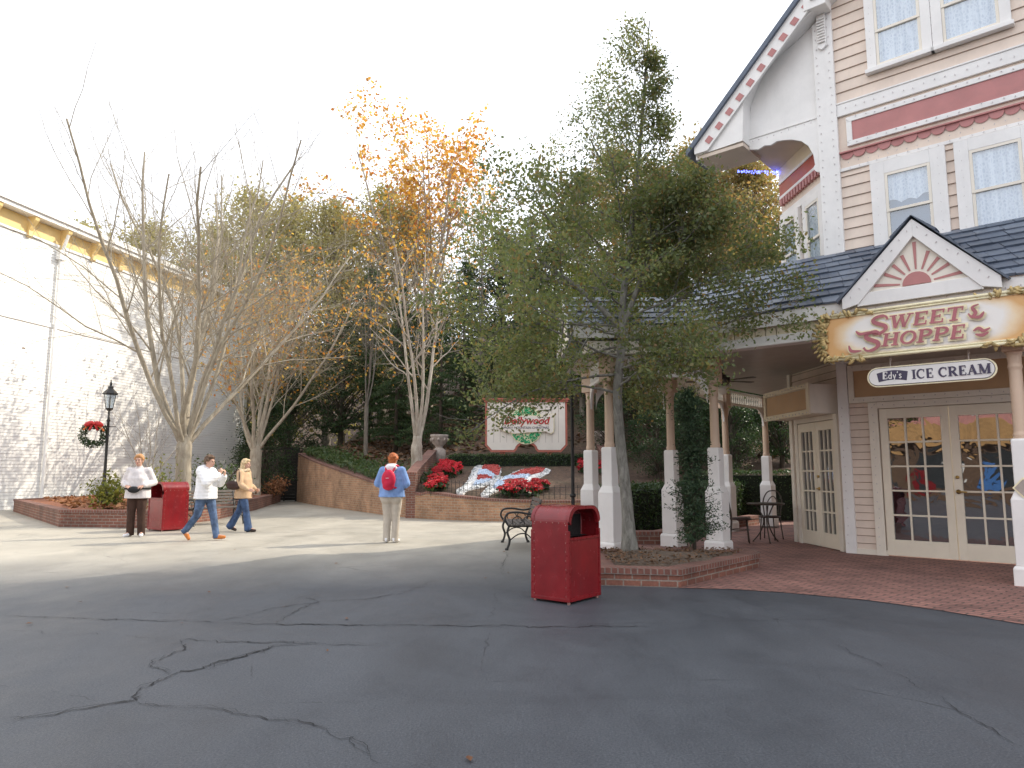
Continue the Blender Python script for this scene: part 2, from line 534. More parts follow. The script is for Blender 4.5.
def emis(name, c, s):
    m, nt, b = newmat(name)
    b.inputs['Base Color'].default_value = (*c, 1)
    b.inputs['Emission Color'].default_value = (*c, 1); b.inputs['Emission Strength'].default_value = s
    return m


M['blueled'] = emis('lit blue bulb', (.12, .16, 1.0), 5)


def cloth(name, c, rough=.85, var=.12, scale=8, quilt=False, bmp=.3):
    m, nt, b = newmat(name)
    v = tc(nt)
    f = nz(nt, v, scale, 5)
    nt.links.new(ramp(nt, f, [(.3, tuple(x * (1 - var * 2) for x in c)), (.7, tuple(min(1, x * (1 + var)) for x in c))]), b.inputs['Base Color'])
    b.inputs['Roughness'].default_value = rough
    b.inputs['Specular IOR Level'].default_value = .25
    if quilt:
        w = nt.nodes.new('ShaderNodeTexWave'); w.bands_direction = 'Z'; w.inputs['Scale'].default_value = 4.6
        w.inputs['Distortion'].default_value = 1.5
        nt.links.new(v, w.inputs['Vector'])
        bump(nt, b, math_(nt, 'ADD', w.outputs['Fac'], math_(nt, 'MULTIPLY', f, 1.2)), .22, .02)
    else:
        bump(nt, b, nz(nt, tc(nt, 'Object', (1, 1, .5)), 7, 4), bmp, .03)
    return m


M['skin'] = cloth('skin', (.55, .33, .25), .5, .05, 6, bmp=.05)
M['eye'] = paint('dark eye', (.03, .025, .02), .3, .1, 20, 0)
M['lips'] = paint('lips', (.42, .15, .13), .5, .1, 20, 0)
M['hair_red'] = cloth('copper hair', (.45, .13, .04), .55, .3, 25)
M['hair_strawberry'] = cloth('strawberry blond hair', (.52, .27, .12), .55, .25, 25)
M['hair_brown'] = cloth('brown hair', (.13, .08, .05), .55, .3, 25)
M['hair_blond'] = cloth('pale blond hair', (.66, .50, .30), .5, .25, 25)
M['cl_white'] = cloth('white quilted coat', (.80, .80, .82), .7, .04, 6, True)
M['cl_palegrey'] = cloth('pale grey jacket', (.66, .62, .62), .8, .1, 9)
M['cl_tan'] = cloth('tan wool coat', (.55, .38, .24), .9, .08, 9)
M['cl_blue'] = cloth('blue sweatshirt', (.20, .32, .60), .85, .1, 8)
M['cl_hood'] = cloth('white fleece hood', (.75, .72, .74), .9, .08, 8)
M['cl_brown'] = cloth('brown trousers', (.055, .03, .022), .85, .2, 8)
M['cl_khaki'] = cloth('pale khaki trousers', (.47, .42, .36), .85, .08, 6)
M['cl_jean'] = cloth('blue jeans', (.095, .145, .25), .85, .3, 9)
M['cl_jean2'] = cloth('dark blue jeans', (.055, .095, .19), .85, .28, 9)
M['cl_fur'] = cloth('cream fur collar', (.68, .55, .38), .95, .3, 40, bmp=.8)
M['shoe_white'] = cloth('white trainers', (.78, .78, .80), .6, .06, 10)
M['shoe_orange'] = cloth('orange suede shoes', (.55, .19, .05), .8, .12, 10)
M['shoe_dark'] = cloth('dark shoes', (.05, .035, .03), .6, .2, 10)
M['bag_red'] = cloth('red nylon bag', (.55, .02, .06), .6, .1, 9)
M['bag_black'] = cloth('black nylon bag', (.02, .02, .022), .6, .2, 9)
M['bag_brown'] = cloth('dark brown leather', (.05, .025, .02), .4, .2, 9)

# ------------------------------------------------------------------- camera
H = 1.35
cam = bpy.data.cameras.new('camera'); camo = bpy.data.objects.new('camera', cam); col.objects.link(camo)
cam.sensor_fit = 'HORIZONTAL'; cam.sensor_width = 36; cam.lens = 712 / 1024 * 36
cam.clip_end = 3000; cam.clip_start = .05
camo.location = (0, 0, H); camo.rotation_euler = (R(90) + math.atan(88 / 712), 0, 0)
sc.camera = camo
sc.render.resolution_x = 1024; sc.render.resolution_y = 768
sc.view_settings.view_transform = 'Standard'; sc.view_settings.look = 'None'
sc.cycles.max_bounces = 6; sc.cycles.diffuse_bounces = 4; sc.cycles.glossy_bounces = 3; sc.cycles.transmission_bounces = 3; sc.cycles.transparent_max_bounces = 6
sc.cycles.caustics_reflective = False; sc.cycles.caustics_refractive = False
sc.view_settings.exposure = 0; sc.view_settings.gamma = 1

# -------------------------------------------------------------------- light
SUN_AZ = math.atan2(.90, .43)      # clockwise from +Y
SUN_EL = R(37)
sdir = V((math.sin(SUN_AZ) * math.cos(SUN_EL), math.cos(SUN_AZ) * math.cos(SUN_EL), math.sin(SUN_EL)))
sl = bpy.data.lights.new('sun', 'SUN'); so = bpy.data.objects.new('sun', sl); col.objects.link(so)
sl.energy = 5.0; sl.angle = R(.5); sl.color = (1.0, .90, .74)
so.rotation_euler = sdir.to_track_quat('Z', 'Y').to_euler()
so.location = (30, 20, 40)
w = bpy.data.worlds.new('World'); sc.world = w; w.use_nodes = True
nt = w.node_tree
bg = nt.nodes['Background']
sky = nt.nodes.new('ShaderNodeTexSky'); sky.sky_type = 'NISHITA'; sky.sun_disc = False
sky.sun_elevation = SUN_EL; sky.sun_rotation = SUN_AZ
sky.air_density = 1.0; sky.dust_density = 3.0; sky.ozone_density = 1.0
# a bright, milky veil of high thin cloud over the blue
tco = nt.nodes.new('ShaderNodeTexCoord')
cl = nz(nt, tco.outputs['Generated'], 1.8, 5, .6, .4)
fac = ramp(nt, cl, [(.3, (.8, .8, .8)), (.7, (.96, .96, .96))])
nt.links.new(mixc(nt, fac, sky.outputs[0], (12.0, 12.4, 13.2)), bg.inputs['Color'])
bg.inputs['Strength'].default_value = .15

# ------------------------------------------------------------------ setting
g = MB(); g.add([(-900, -900, -.02), (900, -900, -.02), (900, 900, -.02), (-900, 900, -.02)], [(0, 1, 2, 3)])
tag(g.build('ground', M['earth']), 'earth ground reaching to the horizon', None, None, 'structure')
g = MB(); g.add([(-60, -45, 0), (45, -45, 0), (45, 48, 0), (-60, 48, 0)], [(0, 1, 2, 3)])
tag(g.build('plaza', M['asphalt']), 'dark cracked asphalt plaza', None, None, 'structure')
pave = [(.95, 10.2), (1.98, 8.55), (2.5, 8.48), (3.1, 8.22), (3.76, 7.75), (4.2, 7.2), (4.55, 6.55), (5.4, 5.2), (6.8, 3.6), (9, 1.6), (13, -1.2), (17, 4), (8, 11.6), (6.6, 12.4), (9.2, 20.4), (6.2, 20.2), (2.0, 13.9), (.95, 13.9)]
g = MB(); g.add([(x, y, .006) for x, y in pave], [tuple(range(len(pave)))])
tag(g.build('pavement', M['paver']), 'red brick paving in front of the sweet shop', None, None, 'structure')

rng = random.Random(4)
cracks = [[(-4.86, 6.97), (-3.85, 6.79), (-2.69, 6.66), (-2.11, 6.57), (-.64, 6.51), (1.2, 6.45)],
          [(-2.13, 6.6), (-2.13, 7.12), (-2.03, 7.69), (-1.56, 7.82), (-1.14, 8.37), (-1.02, 9.08)],
          [(-2.68, 6.64), (-2.54, 6.89), (-2.37, 7.34), (-2.03, 7.69), (-2.29, 7.95)],
          [(-2.81, 4.1), (-2.58, 4.19), (-2.4, 4.34), (-2.24, 4.41), (-2.32, 4.74), (-2.28, 4.97), (-2.13, 5.11), (-1.92, 5.58), (-1.82, 5.78), (-1.56, 5.88)],
          [(-2.28, 4.97), (-2.5, 5.16), (-2.58, 5.3), (-2.5, 5.64), (-2.64, 5.85), (-2.63, 6.01), (-2.31, 5.92), (-.98, 5.8)],
          [(-2.24, 4.41), (-2.05, 4.34), (-1.76, 4.3), (-1.41, 4.15), (-1.09, 4.02), (-.8, 3.77), (-.68, 3.58), (-.61, 3.52)],
          [(-4.38, 6.31), (-3.4, 6.13), (-2.88, 6.02)],
          [(2.52, 5.89), (2.58, 5.27), (2.56, 4.69), (2.55, 4.24), (2.52, 3.71)],
          [(.6, 6.54), (1.39, 6.63), (2.41, 6.73), (3.21, 6.83), (3.69, 6.54)],
          [(2.39, 8.12), (2.52, 6.93)], [(-3.2, 6.75), (-2.99, 7.38)], [(-3.55, 7.38), (-3.65, 7.82)],
          [(-.1, 12.4), (-.13, 9.6)]]
wid = [.009, .007, .007, .013, .008, .006, .003, .004, .003, .003, .004, .003, .007]
g = MB(); zz = .004
for line, wd, seed_ in [(l, w_, k * 3.1) for k, (l, w_) in enumerate(zip(cracks, wid))] + [(l, w_ * .45, 50 + k * 2.3) for k, (l, w_) in enumerate(zip(cracks, wid)) if k in (0, 1, 2, 3, 4, 5)]:
    pts = []
    for (x0, y0), (x1, y1) in zip(line[:-1], line[1:]):
        L = math.hypot(x1 - x0, y1 - y0); n = max(2, int(L / .035))
        for i in range(n):
            t = i / n; j = .05 + wd * 1.5; X, Y = x0 + (x1 - x0) * t, y0 + (y1 - y0) * t
            ox = noise.noise(V((X * 5, Y * 5, seed_))) + .55 * noise.noise(V((X * 14, Y * 14, seed_ + 3))) + .6 * noise.noise(V((X * 38, Y * 38, seed_ + 7)))
            oy = noise.noise(V((X * 5, Y * 5, seed_ + 20))) + .55 * noise.noise(V((X * 14, Y * 14, seed_ + 23))) + .6 * noise.noise(V((X * 38, Y * 38, seed_ + 27)))
            pts.append((X + ox * j, Y + oy * j))
    pts.append(line[-1]); n = len(pts)
    ph = rng.random() * 9
    lo = []; hi = []
    for i, (x, y) in enumerate(pts):
        a = pts[max(0, i - 1)]; b2 = pts[min(n - 1, i + 1)]
        dx, dy = b2[0] - a[0], b2[1] - a[1]; l = math.hypot(dx, dy) or 1
        ww = wd * max(.10, .5 + .8 * noise.noise(V((i * .17 + ph, 1.7, 0))) + .7 * noise.noise(V((i * .7 + ph, 5.7, 0)))) * min(1, (i + .6) / 6, (n - i) / 6)
        lo.append((x - dy / l * ww, y + dx / l * ww, zz)); hi.append((x + dy / l * ww, y - dx / l * ww, zz))
    g.add(lo + hi, [(i, i + 1, n + i + 1, n + i)[::-1] for i in range(n - 1)])
    zz += .0004
tag(g.build('asphalt_crack', M['crack']), 'branching cracks in the asphalt', None, None, 'structure')

# loose leaves and grit on the plaza
g = MB()
for i in range(34):
    x = rng.uniform(-7, 6); y = rng.uniform(3.4, 17)
    s_ = rng.uniform(.012, .035); a = rng.random() * 6
    q = [V((math.cos(a + k * PI / 2) * s_ * (1, .6)[k % 2], math.sin(a + k * PI / 2) * s_ * (1, .6)[k % 2], rng.uniform(.002, .014))) + V((x, y, .008)) for k in range(4)]
    g.add(q, [(0, 1, 2, 3)])
tag(g.build('fallen_leaves', M['lf_rust']), 'scattered dry leaves lying on the asphalt', 'leaves', None, 'stuff')


# ---- hillside behind the curved retaining wall
WALL = [(-9.95, 33.3), (-8.6, 30.6), (-6.9, 27.6), (-5.1, 24.6), (-3.6, 22.2), (-2.2, 20.7), (-.5, 19.9), (1.5, 19.7), (4, 20.2), (6.2, 21.4)]


def catmull(pts, n):
    out = []
    P = [pts[0]] + list(pts) + [pts[-1]]
    for i in range(1, len(P) - 2):
        for k in range(n):
            t = k / n
            q = []
            for c in range(len(pts[0])):
                a, b_, c_, d = P[i - 1][c], P[i][c], P[i + 1][c], P[i + 2][c]
                q.append(.5 * (2 * b_ + (c_ - a) * t + (2 * a - 5 * b_ + 4 * c_ - d) * t * t + (3 * b_ - a - 3 * c_ + d) * t ** 3))
            out.append(tuple(q))
    out.append(tuple(pts[-1]))
    return out


def lerp(a, b_, t):
    t = max(0, min(1, t)); return a + (b_ - a) * t


def bedk(x):
    if x > -2: return .2
    if x > -4: return lerp(.13, .2, (x + 4) / 2)
    return lerp(.13, .13, 0)


def bedz(x, y):
    return .55 + bedk(x) * (y - 19.7)


WP = catmull(WALL, 6)


def hillz(x, y):
    """height of the hillside at a point (0 on the plaza side)"""
    vx, vy = .35, .94
    best = None
    P = [(-60, 62), (-30, 52), (-16, 44), (-11.2, 36.5)] + WALL + [(9, 23.5), (16, 27), (40, 36)]
    for (x0, y0), (x1, y1) in zip(P[:-1], P[1:]):
        ex, ey = x1 - x0, y1 - y0
        den = vx * ey - vy * ex
        if abs(den) < 1e-9: continue
        d = ((x - x0) * ey - (y - y0) * ex) / den
        t = ((x - x0) * vy - (y - y0) * vx) / (ex * vy - ey * vx)
        if -1e-6 <= t <= 1 + 1e-6 and (best is None or d < best): best = d
    if best is None or best < 0: return 0.0
    return hz(x, y, best)


def hz(x, y, d):
    base = bedz(x, y - max(0, d - 6) * .94)
    if x < -9.5: base *= max(0, min(1, 1 - (-9.5 - x) / 3)) ; base = max(base, .02 + d * .12)
    e = max(0, d - 5.6)
    s = .38 * e if e < 30 else .38 * 30 + .08 * (e - 30)
    s *= min(1, .55 + e / 12)
    return base + s + .5 * min(1, e / 5) * noise.noise(V((x * .21, y * .21, 3)))


HP = catmull([(-60, 62), (-30, 52), (-16, 44), (-11.2, 36.5)], 5)[:-1] + WP + catmull([(6.2, 21.4), (9, 23.5), (16, 27), (40, 36)], 5)[1:]
ds = [0, .5, 1, 1.5, 2, 2.6, 3.2, 4, 4.8, 5.6, 6.5, 7.5, 9, 11, 13, 16, 20, 25, 30, 36, 44, 55, 70]
g = MB(); vs = []
for x, y in HP:
    for d in ds:
        X, Y = x + .35 * d, y + .94 * d
        vs.append((X, Y, hz(X, Y, d) + (.03 * noise.noise(V((X * 2, Y * 2, 0))) if d > 0 else -.16)))
nd = len(ds)
g.add(vs, [(i * nd + j, (i + 1) * nd + j, (i + 1) * nd + j + 1, i * nd + j + 1)[::-1] for i in range(len(HP) - 1) for j in range(nd - 1)])
tag(g.build('hillside', M['hill'], None, True), 'leaf littered hillside rising behind the brick wall', None, None, 'structure')


def brick_run(pts, hs, thick, closed=False, capover=.02, caph=.07, z0=-.02):
    """brick wall along a polyline; returns (wall mesh builder, cap builder)"""
    n = len(pts); wl = MB(); cp = MB()
    nr = []
    for i in range(n):
        a = pts[(i - 1) % n if closed else max(0, i - 1)]; b_ = pts[(i + 1) % n if closed else min(n - 1, i + 1)]
        p = pts[i]
        d1 = V((p[0] - a[0], p[1] - a[1])); d2 = V((b_[0] - p[0], b_[1] - p[1]))
        if d1.length < 1e-6: d1 = d2
        if d2.length < 1e-6: d2 = d1
        d1.normalize(); d2.normalize()
        n1 = V((-d1.y, d1.x)); n2 = V((-d2.y, d2.x)); m_ = (n1 + n2).normalized()
        nr.append(m_ / max(.35, m_.dot(n1)))
    s = 0; idx = list(range(n)) + ([0] if closed else [])
    for a, b_ in zip(idx[:-1], idx[1:]):
        p, q = V(pts[a]), V(pts[b_]); L = (q - p).length
        ha, hb = hs[a] - caph, hs[b_] - caph
        for sg in (0, 1):
            o1 = nr[a] * thick * (1 - sg); o2 = nr[b_] * thick * (1 - sg)
            A = p + o1; B = q + o2
            f = [(A.x, A.y, z0), (B.x, B.y, z0), (B.x, B.y, hb), (A.x, A.y, ha)]
            uv = [(s, z0), (s + L, z0), (s + L, hb), (s, ha)]
            wl.add(f, [(0, 1, 2, 3)], None, [uv])
        o = [p - nr[a] * capover, q - nr[b_] * capover, q + nr[b_] * (thick + capover), p + nr[a] * (thick + capover)]
        hh = [ha, hb, hb, ha]; H2 = [hs[a], hs[b_], hs[b_], hs[a]]
        lo = [(v_.x, v_.y, h) for v_, h in zip(o, hh)]; hi = [(v_.x, v_.y, h) for v_, h in zip(o, H2)]
        U = [(s, 0), (s + L, 0), (s + L, thick), (s, thick)]
        Us = [(s, 0), (s + L, 0), (s + L, caph), (s, caph)]
        cp.add(lo + hi, [(4, 5, 6, 7), (0, 1, 5, 4), (2, 3, 7, 6), (3, 2, 1, 0)], None, [U, Us, Us, U])
        s += L
    for e in ((0, 1) if not closed else ()):
        i = 0 if e == 0 else n - 1
        p = V(pts[i]); q = p + nr[i] * thick
        wl.add([(p.x, p.y, z0), (q.x, q.y, z0), (q.x, q.y, hs[i] - caph), (p.x, p.y, hs[i] - caph)], [(0, 1, 2, 3)], None, [[(0, z0), (thick, z0), (thick, hs[i]), (0, hs[i])]])
        o = [p - nr[i] * capover, q + nr[i] * capover]
        cp.add([(o[0].x, o[0].y, hs[i] - caph), (o[1].x, o[1].y, hs[i] - caph), (o[1].x, o[1].y, hs[i]), (o[0].x, o[0].y, hs[i])], [(0, 1, 2, 3)], None, [[(0, 0), (thick, 0), (thick, caph), (0, caph)]])
    return wl, cp


wallh = []
for x, y in WP:
    wallh.append(max(bedz(x, y) * (.95 if x < -4 else .88 if x < -2.5 else 1) + .03, .55))
t = thing('retaining_wall', 'curved brick retaining wall below the hillside, rising to the left', 'wall', (0, 0, 0))
wl, cp = brick_run([(x, y) for x, y in WP], wallh, .3)
wl.build('brick_face', M['brick_tan'], t); cp.build('cap_course', M['capbrick'], t)

# ------------------------------------------------------------------ the shop
# local frame: x along the front (to the viewer's right), y into the building, z up; origin at the left foot of the shop door
SA = R(-41.46)
D0 = V((6.105, 11.785, 0))
shop = thing('sweet_shop', 'pink and cream Victorian house with slate porch roof, gable overhang and glazed shop doors', 'shop building', D0, SA)
SM = Matrix.Translation(D0) @ Matrix.Rotation(SA, 4, 'Z')
SI = SM.inverted()


def loc(x, y, z=0):
    return SI @ V((x, y, z))


# 45 degree wall: frame whose x runs back along the wall, y points outwards (to the left), z up
BM = Matrix.Translation(V((-.55, 0, 0))) @ Matrix(((-.707, -.707, 0, 0), (.707, -.707, 0, 0), (0, 0, 1, 0), (0, 0, 0, 1)))
# front wall frame: x along the front, y outwards
FM = Matrix(((1, 0, 0, 0), (0, -1, 0, 0), (0, 0, 1, 0), (0, 0, 0, 1)))


def siding(mb, x0f, x1f, z0, z1, step, y=0.0, lap=.022):
    """lap boards between x0f(z) and x1f(z)"""
    z = z0
    while z < z1 - .01:
        zt = min(z + step, z1)
        a0, a1, b0, b1 = x0f(z), x1f(z), x0f(zt), x1f(zt)
        if a1 > a0 and b1 >= b0:
            g_ = min(.011, step * .08)
            mb.add([(a0, y + lap, z + g_), (a1, y + lap, z + g_), (b1, y, zt), (b0, y, zt), (a0, y - .01, z), (a1, y - .01, z)],
                   [(0, 1, 2, 3)])
            mb.add([(a0, y + lap, z + g_), (a1, y + lap, z + g_), (a1, y + .004, z), (a0, y + .004, z)], [(3, 2, 1, 0)], 1)  # strip at the lap joint, coloured darker to paint the shadow line
        z = zt


K = lambda c: (lambda z: c)


def framed_window(T, x0, x1, z0, z1, zm=None, casing=.13, cols=1, curtain='lace', kind='window', topcas=None):
    """double hung sash window standing in front of the wall; frame x, y outward, z"""
    tcz = topcas or casing
    T = T @ Matrix.Translation(V((0, .042, 0)))
    m = MB(T)
    m.bx(x0, x0 + casing, -.03, .045, z0, z1); m.bx(x1 - casing, x1, -.03, .045, z0, z1)
    m.bx(x0 + casing, x1 - casing, -.03, .045, z1 - tcz, z1)
    m.bx(x0 - .03, x1 + .03, -.02, .10, z0 - .07, z0)
    m.bx(x0 + casing, x1 - casing, -.02, .06, z0, z0 + .03)
    w_ = m.build(kind, M['white'], shop, bevel=.006)
    a0, a1, b0, b1 = x0 + casing, x1 - casing, z0 + .03, z1 - tcz
    zm = zm or (b0 + b1) / 2
    s = MB(T); r = .045
    for (c0, c1, yy) in ((b0, zm + .02, .028), (zm - .02, b1, .042)):
        s.bx(a0 + .002, a0 + r, yy - .03, yy, c0, c1); s.bx(a1 - r, a1 - .002, yy - .03, yy, c0, c1)
        s.bx(a0 + r, a1 - r, yy - .03, yy, c0, c0 + r); s.bx(a0 + r, a1 - r, yy - .03, yy - .001, c1 - r, c1)
    s.build('sash', M['cream'], w_)
    p = MB(T)
    p.add([(a0, .012, b0), (a1, .012, b0), (a1, .012, zm), (a0, .012, zm)], [(0, 1, 2, 3)])
    p.add([(a0, .026, zm), (a1, .026, zm), (a1, .026, b1), (a0, .026, b1)], [(0, 1, 2, 3)])
    p.build('pane', M['pane_clear'], w_)
    q = MB(T)
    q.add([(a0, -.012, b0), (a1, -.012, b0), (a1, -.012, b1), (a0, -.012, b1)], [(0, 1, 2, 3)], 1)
    if curtain == 'full':
        n = 40
        for zz0, zz1, wv in ((b0, b1, .006),):
            vs = []
            for i in range(n + 1):
                t = i / n; yy = -.003 + wv * math.sin(t * 38 + math.sin(t * 9) * 2)
                vs += [(a0 + (a1 - a0) * t, yy, zz0), (a0 + (a1 - a0) * t, yy, zz1)]
            q.add(vs, [(2 * i, 2 * i + 2, 2 * i + 3, 2 * i + 1) for i in range(n)], 0)
    elif curtain == 'valance':
        n = 48; vs = []
        for i in range(n + 1):
            t = i / n; yy = -.003 + .005 * math.sin(t * 40)
            zl = zm + .10 + .05 * abs(math.sin(t * 3 * PI)) + .07 * (2 * t - 1) ** 2
            vs += [(a0 + (a1 - a0) * t, yy, zl), (a0 + (a1 - a0) * t, yy, b1)]
        q.add(vs, [(2 * i, 2 * i + 2, 2 * i + 3, 2 * i + 1) for i in range(n)], 0)
    q.build('curtain', [M['lace'], M['room']], w_)
    return w_


RIDGE_A = 4.2  # ridge moved over so the unseen roof slope shades the foreground
rk = lambda a, off=0: 7.70 + .985 * (2.95 + (a if a <= RIDGE_A else 2 * RIDGE_A - a)) + off   # rake line height


def rk_inv(z):  # left x on the rake at a height
    return (z - 7.70) / .985 - 2.95


# ---- front wall (lap siding, upper storeys)
fw = MB(FM)
siding(fw, K(-.45), K(7.0), 4.6, 6.62, .19)
siding(fw, lambda z: max(-.45, rk_inv(z + .45)), lambda z: 2 * RIDGE_A - max(-.45, rk_inv(z + .45)), 7.86, 13.0, .205)
fw.add([(-.5, -.005, 4.4), (7, -.005, 4.4), (7, -.005, 7.9), (-.5, -.005, 7.9)], [(0, 1, 2, 3)])
fw.build('front_wall', [M['pink'], M['pinkshade']], shop)
# lower front wall beside the doors
lw = MB(FM)
siding(lw, K(-.47), K(-.17), .05, 2.5, .125)
siding(lw, K(2.15), K(11), .05, 2.5, .125)
lw.add([(-.55, -.006, 0), (-.0, -.006, 0), (-.0, -.006, 3.3), (-.55, -.006, 3.3)], [(0, 1, 2, 3)])
lw.add([(-.0, -.006, 2.38), (11, -.006, 2.38), (11, -.006, 3.3), (-.0, -.006, 3.3)], [(0, 1, 2, 3)])
lw.build('lower_front_wall', [M['pink'], M['pinkshade']], shop)
# 45 degree wall
bw = MB(BM)
siding(bw, K(.06), K(.18), .05, 2.4, .125); siding(bw, K(1.79), K(1.92), .05, 2.4, .125); siding(bw, K(.06), K(1.92), 2.86, 3.3, .125)
siding(bw, K(.06), K(2.0), 4.4, 6.4, .19)
bw.add([(0, -.006, 0), (2.0, -.006, 0), (2.0, -.006, 7.6), (0, -.006, 7.6)], [(0, 1, 2, 3)])
bw.build('angled_wall', [M['pink'], M['pinkshade']], shop)
# side wall, back wall: out of view; far wing: added, raised to shade the foreground
x_s, y_s = -1.964, 1.414
sw = MB()
sw.add([(x_s, y_s, 0), (x_s, 10, 0), (x_s, 10, 7.6), (x_s, y_s, 7.6)], [(0, 1, 2, 3)])
sw.add([(x_s, 10, 0), (18, 10, 0), (18, 10, 7.6), (x_s, 10, 7.6)], [(0, 1, 2, 3)])
sw.add([(18, 10, 0), (18, .3, 0), (18, .3, 11.5), (18, 10, 11.5)], [(0, 1, 2, 3)])
sw.add([(7.0, .3, 0), (18, .3, 0), (18, .3, 11.5), (7.0, .3, 11.5)], [(3, 2, 1, 0)])
sw.add([(7.0, .3, 8.8), (18, .3, 11.5), (18, 10, 11.5), (7.0, 10, 8.8)], [(0, 1, 2, 3)])
sw.add([(7.0, 0, 0), (7.0, .3, 0), (7.0, .3, 11.5), (7.0, 0, 11.5)], [(0, 1, 2, 3)])
sw.build('side_wall_shade_wing', M['pink'], shop)
# corner posts and flat trim boards
cb = MB(FM)
cb.prism([(-.72, 3.2), (-.38, 3.2), (-.38, 9.72), (-.72, 9.5)], .0, .075)
cb.bx(-.64, -.47, -.02, .06, 0, 3.2)
cb.build('corner_post', M['white'], shop, bevel=.008)
tb = MB(FM)
tb.bx(-.38, 7, 0, .045, 7.62, 7.84); tb.bx(-.38, 7, 0, .06, 7.84, 7.87)
tb.bx(-.24, 7, 0, .05, 7.47, 7.56); tb.bx(-.24, 7, 0, .05, 7.03, 7.12); tb.bx(-.24, -.15, 0, .05, 7.12, 7.47)
tb.bx(-.38, 7, 0, .04, 6.60, 6.66)
tb.build('trim_boards', M['white'], shop, bevel=.006)
rb = MB(FM); rb.bx(-.15, 7, 0, .03, 7.12, 7.47)
rb.build('red_band', M['rose'], shop)
sb = MB(FM); yy = .012; a = -.36
while a < 6.9:
    sb.prism([(a + .1 + .1 * math.cos(t * PI / 8), 6.90 - .09 * math.sin(t * PI / 8)) for t in range(9)] + [(a, 6.93), (a + .2, 6.93)], 0, yy)
    yy = .036 - yy; a += .2
sb.bx(-.38, 7, .0, .05, 6.93, 6.955)
sb.build('scalloped_trim', M['rose'], shop)
# ---- upper windows
framed_window(FM, .10, 1.22, 4.75, 6.58, 5.70, .22, curtain='valance')
framed_window(FM, 1.34, 2.42, 4.75, 6.58, 5.70, .2, curtain='full')
framed_window(FM, 3.9, 5.0, 4.75, 6.58, 5.70, .2, curtain='valance')
framed_window(FM, 5.2, 6.3, 4.75, 6.58, 5.70, .2, curtain='valance')
framed_window(FM, .17, 1.165, 8.27, 9.85, 8.93, .15, curtain='full')
framed_window(FM, 1.17, 2.24, 8.27, 9.85, 8.93, .15, curtain='full')
framed_window(FM, 3.6, 4.65, 8.27, 9.85, 8.93, .15, curtain='full')
framed_window(BM, .22, .98, 4.7, 6.46, 5.64, .13, curtain='full')
framed_window(BM, 1.14, 1.96, 4.7, 6.46, 5.64, .13, curtain='full')
# frieze of the angled wall
fr = MB(BM); fr.bx(.02, 2.0, 0, .03, 6.98, 7.24); fr.build('rust_frieze', M['rust'], shop)
fr = MB(BM); fr.bx(.02, 2.0, 0, .05, 7.24, 7.30); fr.bx(.02, 2.0, 0, .05, 6.92, 6.98); fr.bx(.02, 2.0, 0, .05, 6.46, 6.60)
fr.build('frieze_moulding', M['white'], shop, bevel=.005)
fr = MB(BM); fr.bx(.02, 2.0, 0, .035, 7.30, 7.58); fr.build('frieze_board', M['yellowcream'], shop)
dn = MB(BM); x = .04
while x < 1.95:
    dn.bx(x, x + .075, 0, .07, 6.76, 6.90); x += .12
dn.bx(.02, 2.0, 0, .05, 6.86, 6.92)
dn.build('dentil_trim', M['rose'], shop)

# ---- gable overhang
cv = catmull([(-2.0, 7.60), (-1.97, 8.1), (-1.93, 8.45), (-1.65, 8.94), (-1.32, 9.2), (-1.0, 9.37), (-.72, 9.54)], 4)
outer = [(-2.95, 7.58), (-2.95, 7.70), (RIDGE_A, rk(RIDGE_A))]
mir = lambda p: (2 * RIDGE_A - p[0], p[1])
inner = cv + [(-.3, 9.82), (RIDGE_A, 14.13)]
ov = MB(FM)
ov.prism(outer + inner[::-1], .012, .34)
ov.prism([mir(p) for p in outer + inner[::-1]][::-1], .012, .34)
ov.build('gable_frame', M['white'], shop)
rk_ = MB(FM)   # flat rake boards, proud of the frame
for mm in (lambda p: p, mir):
    q = [mm(p) for p in [(-2.97, 7.60), (-2.97, 7.74), (RIDGE_A, rk(RIDGE_A, .05)), (RIDGE_A, rk(RIDGE_A, -.30)), (-2.70, 7.60)]]
    rk_.prism(q if mm is not mir else q[::-1], .342, .40)
rk_.build('rake_board', M['white'], shop)
for mm in (1, -1):
    rd = MB(FM)
    for i in range(26):
        s0 = .22 + i * .305; a0 = -2.95 + s0 * .7125; z0 = 7.70 + s0 * .7017
        c = [(0, -.08), (.13, -.08 + .0), (.13, -.20), (0, -.20)]
        q = []
        for u_, v_ in c:
            xx = a0 + u_ * .7125 - v_ * .7017 * -1 * -1; zz2 = z0 + u_ * .7017 + v_ * .7125
            xx = a0 + u_ * .7125 - v_ * .7017
            q.append((xx if mm == 1 else 2 * RIDGE_A - xx, zz2))
        rd.prism(q, .402, .412)
    rd.build('red_dashes', M['rose'], shop)
gp = MB(FM)
gp.prism([(-2.05, 7.76), (-.7, 7.76), (-.7, 9.6), (-1.3, 9.3), (-1.9, 8.7)], -.02, .008)
gp.build('gable_panel', M['white'], shop)
gr = MB(FM)
gr.bx(-2.02, -.72, -.02, .012, 7.60, 7.73); gr.bx(-2.02, -.72, -.02, .03, 7.73, 7.76)
gr.build('gable_rail', M['white'], shop, bevel=.006)
br = MB(FM)
arc = [(-1.99, 7.598), (-1.99, 7.52), (-1.82, 7.47), (-1.70, 7.51), (-1.58, 7.48), (-1.46, 7.52), (-1.33, 7.50), (-1.18, 7.46), (-1.02, 7.38), (-.90, 7.25), (-.82, 7.06), (-.80, 6.86), (-.84, 6.80), (-.78, 6.72), (-.72, 6.70), (-.72, 7.598)]
br.prism(arc, .0, .05)
br.build('arched_bracket', M['white'], shop)
sf = MB()   # underside of the overhang
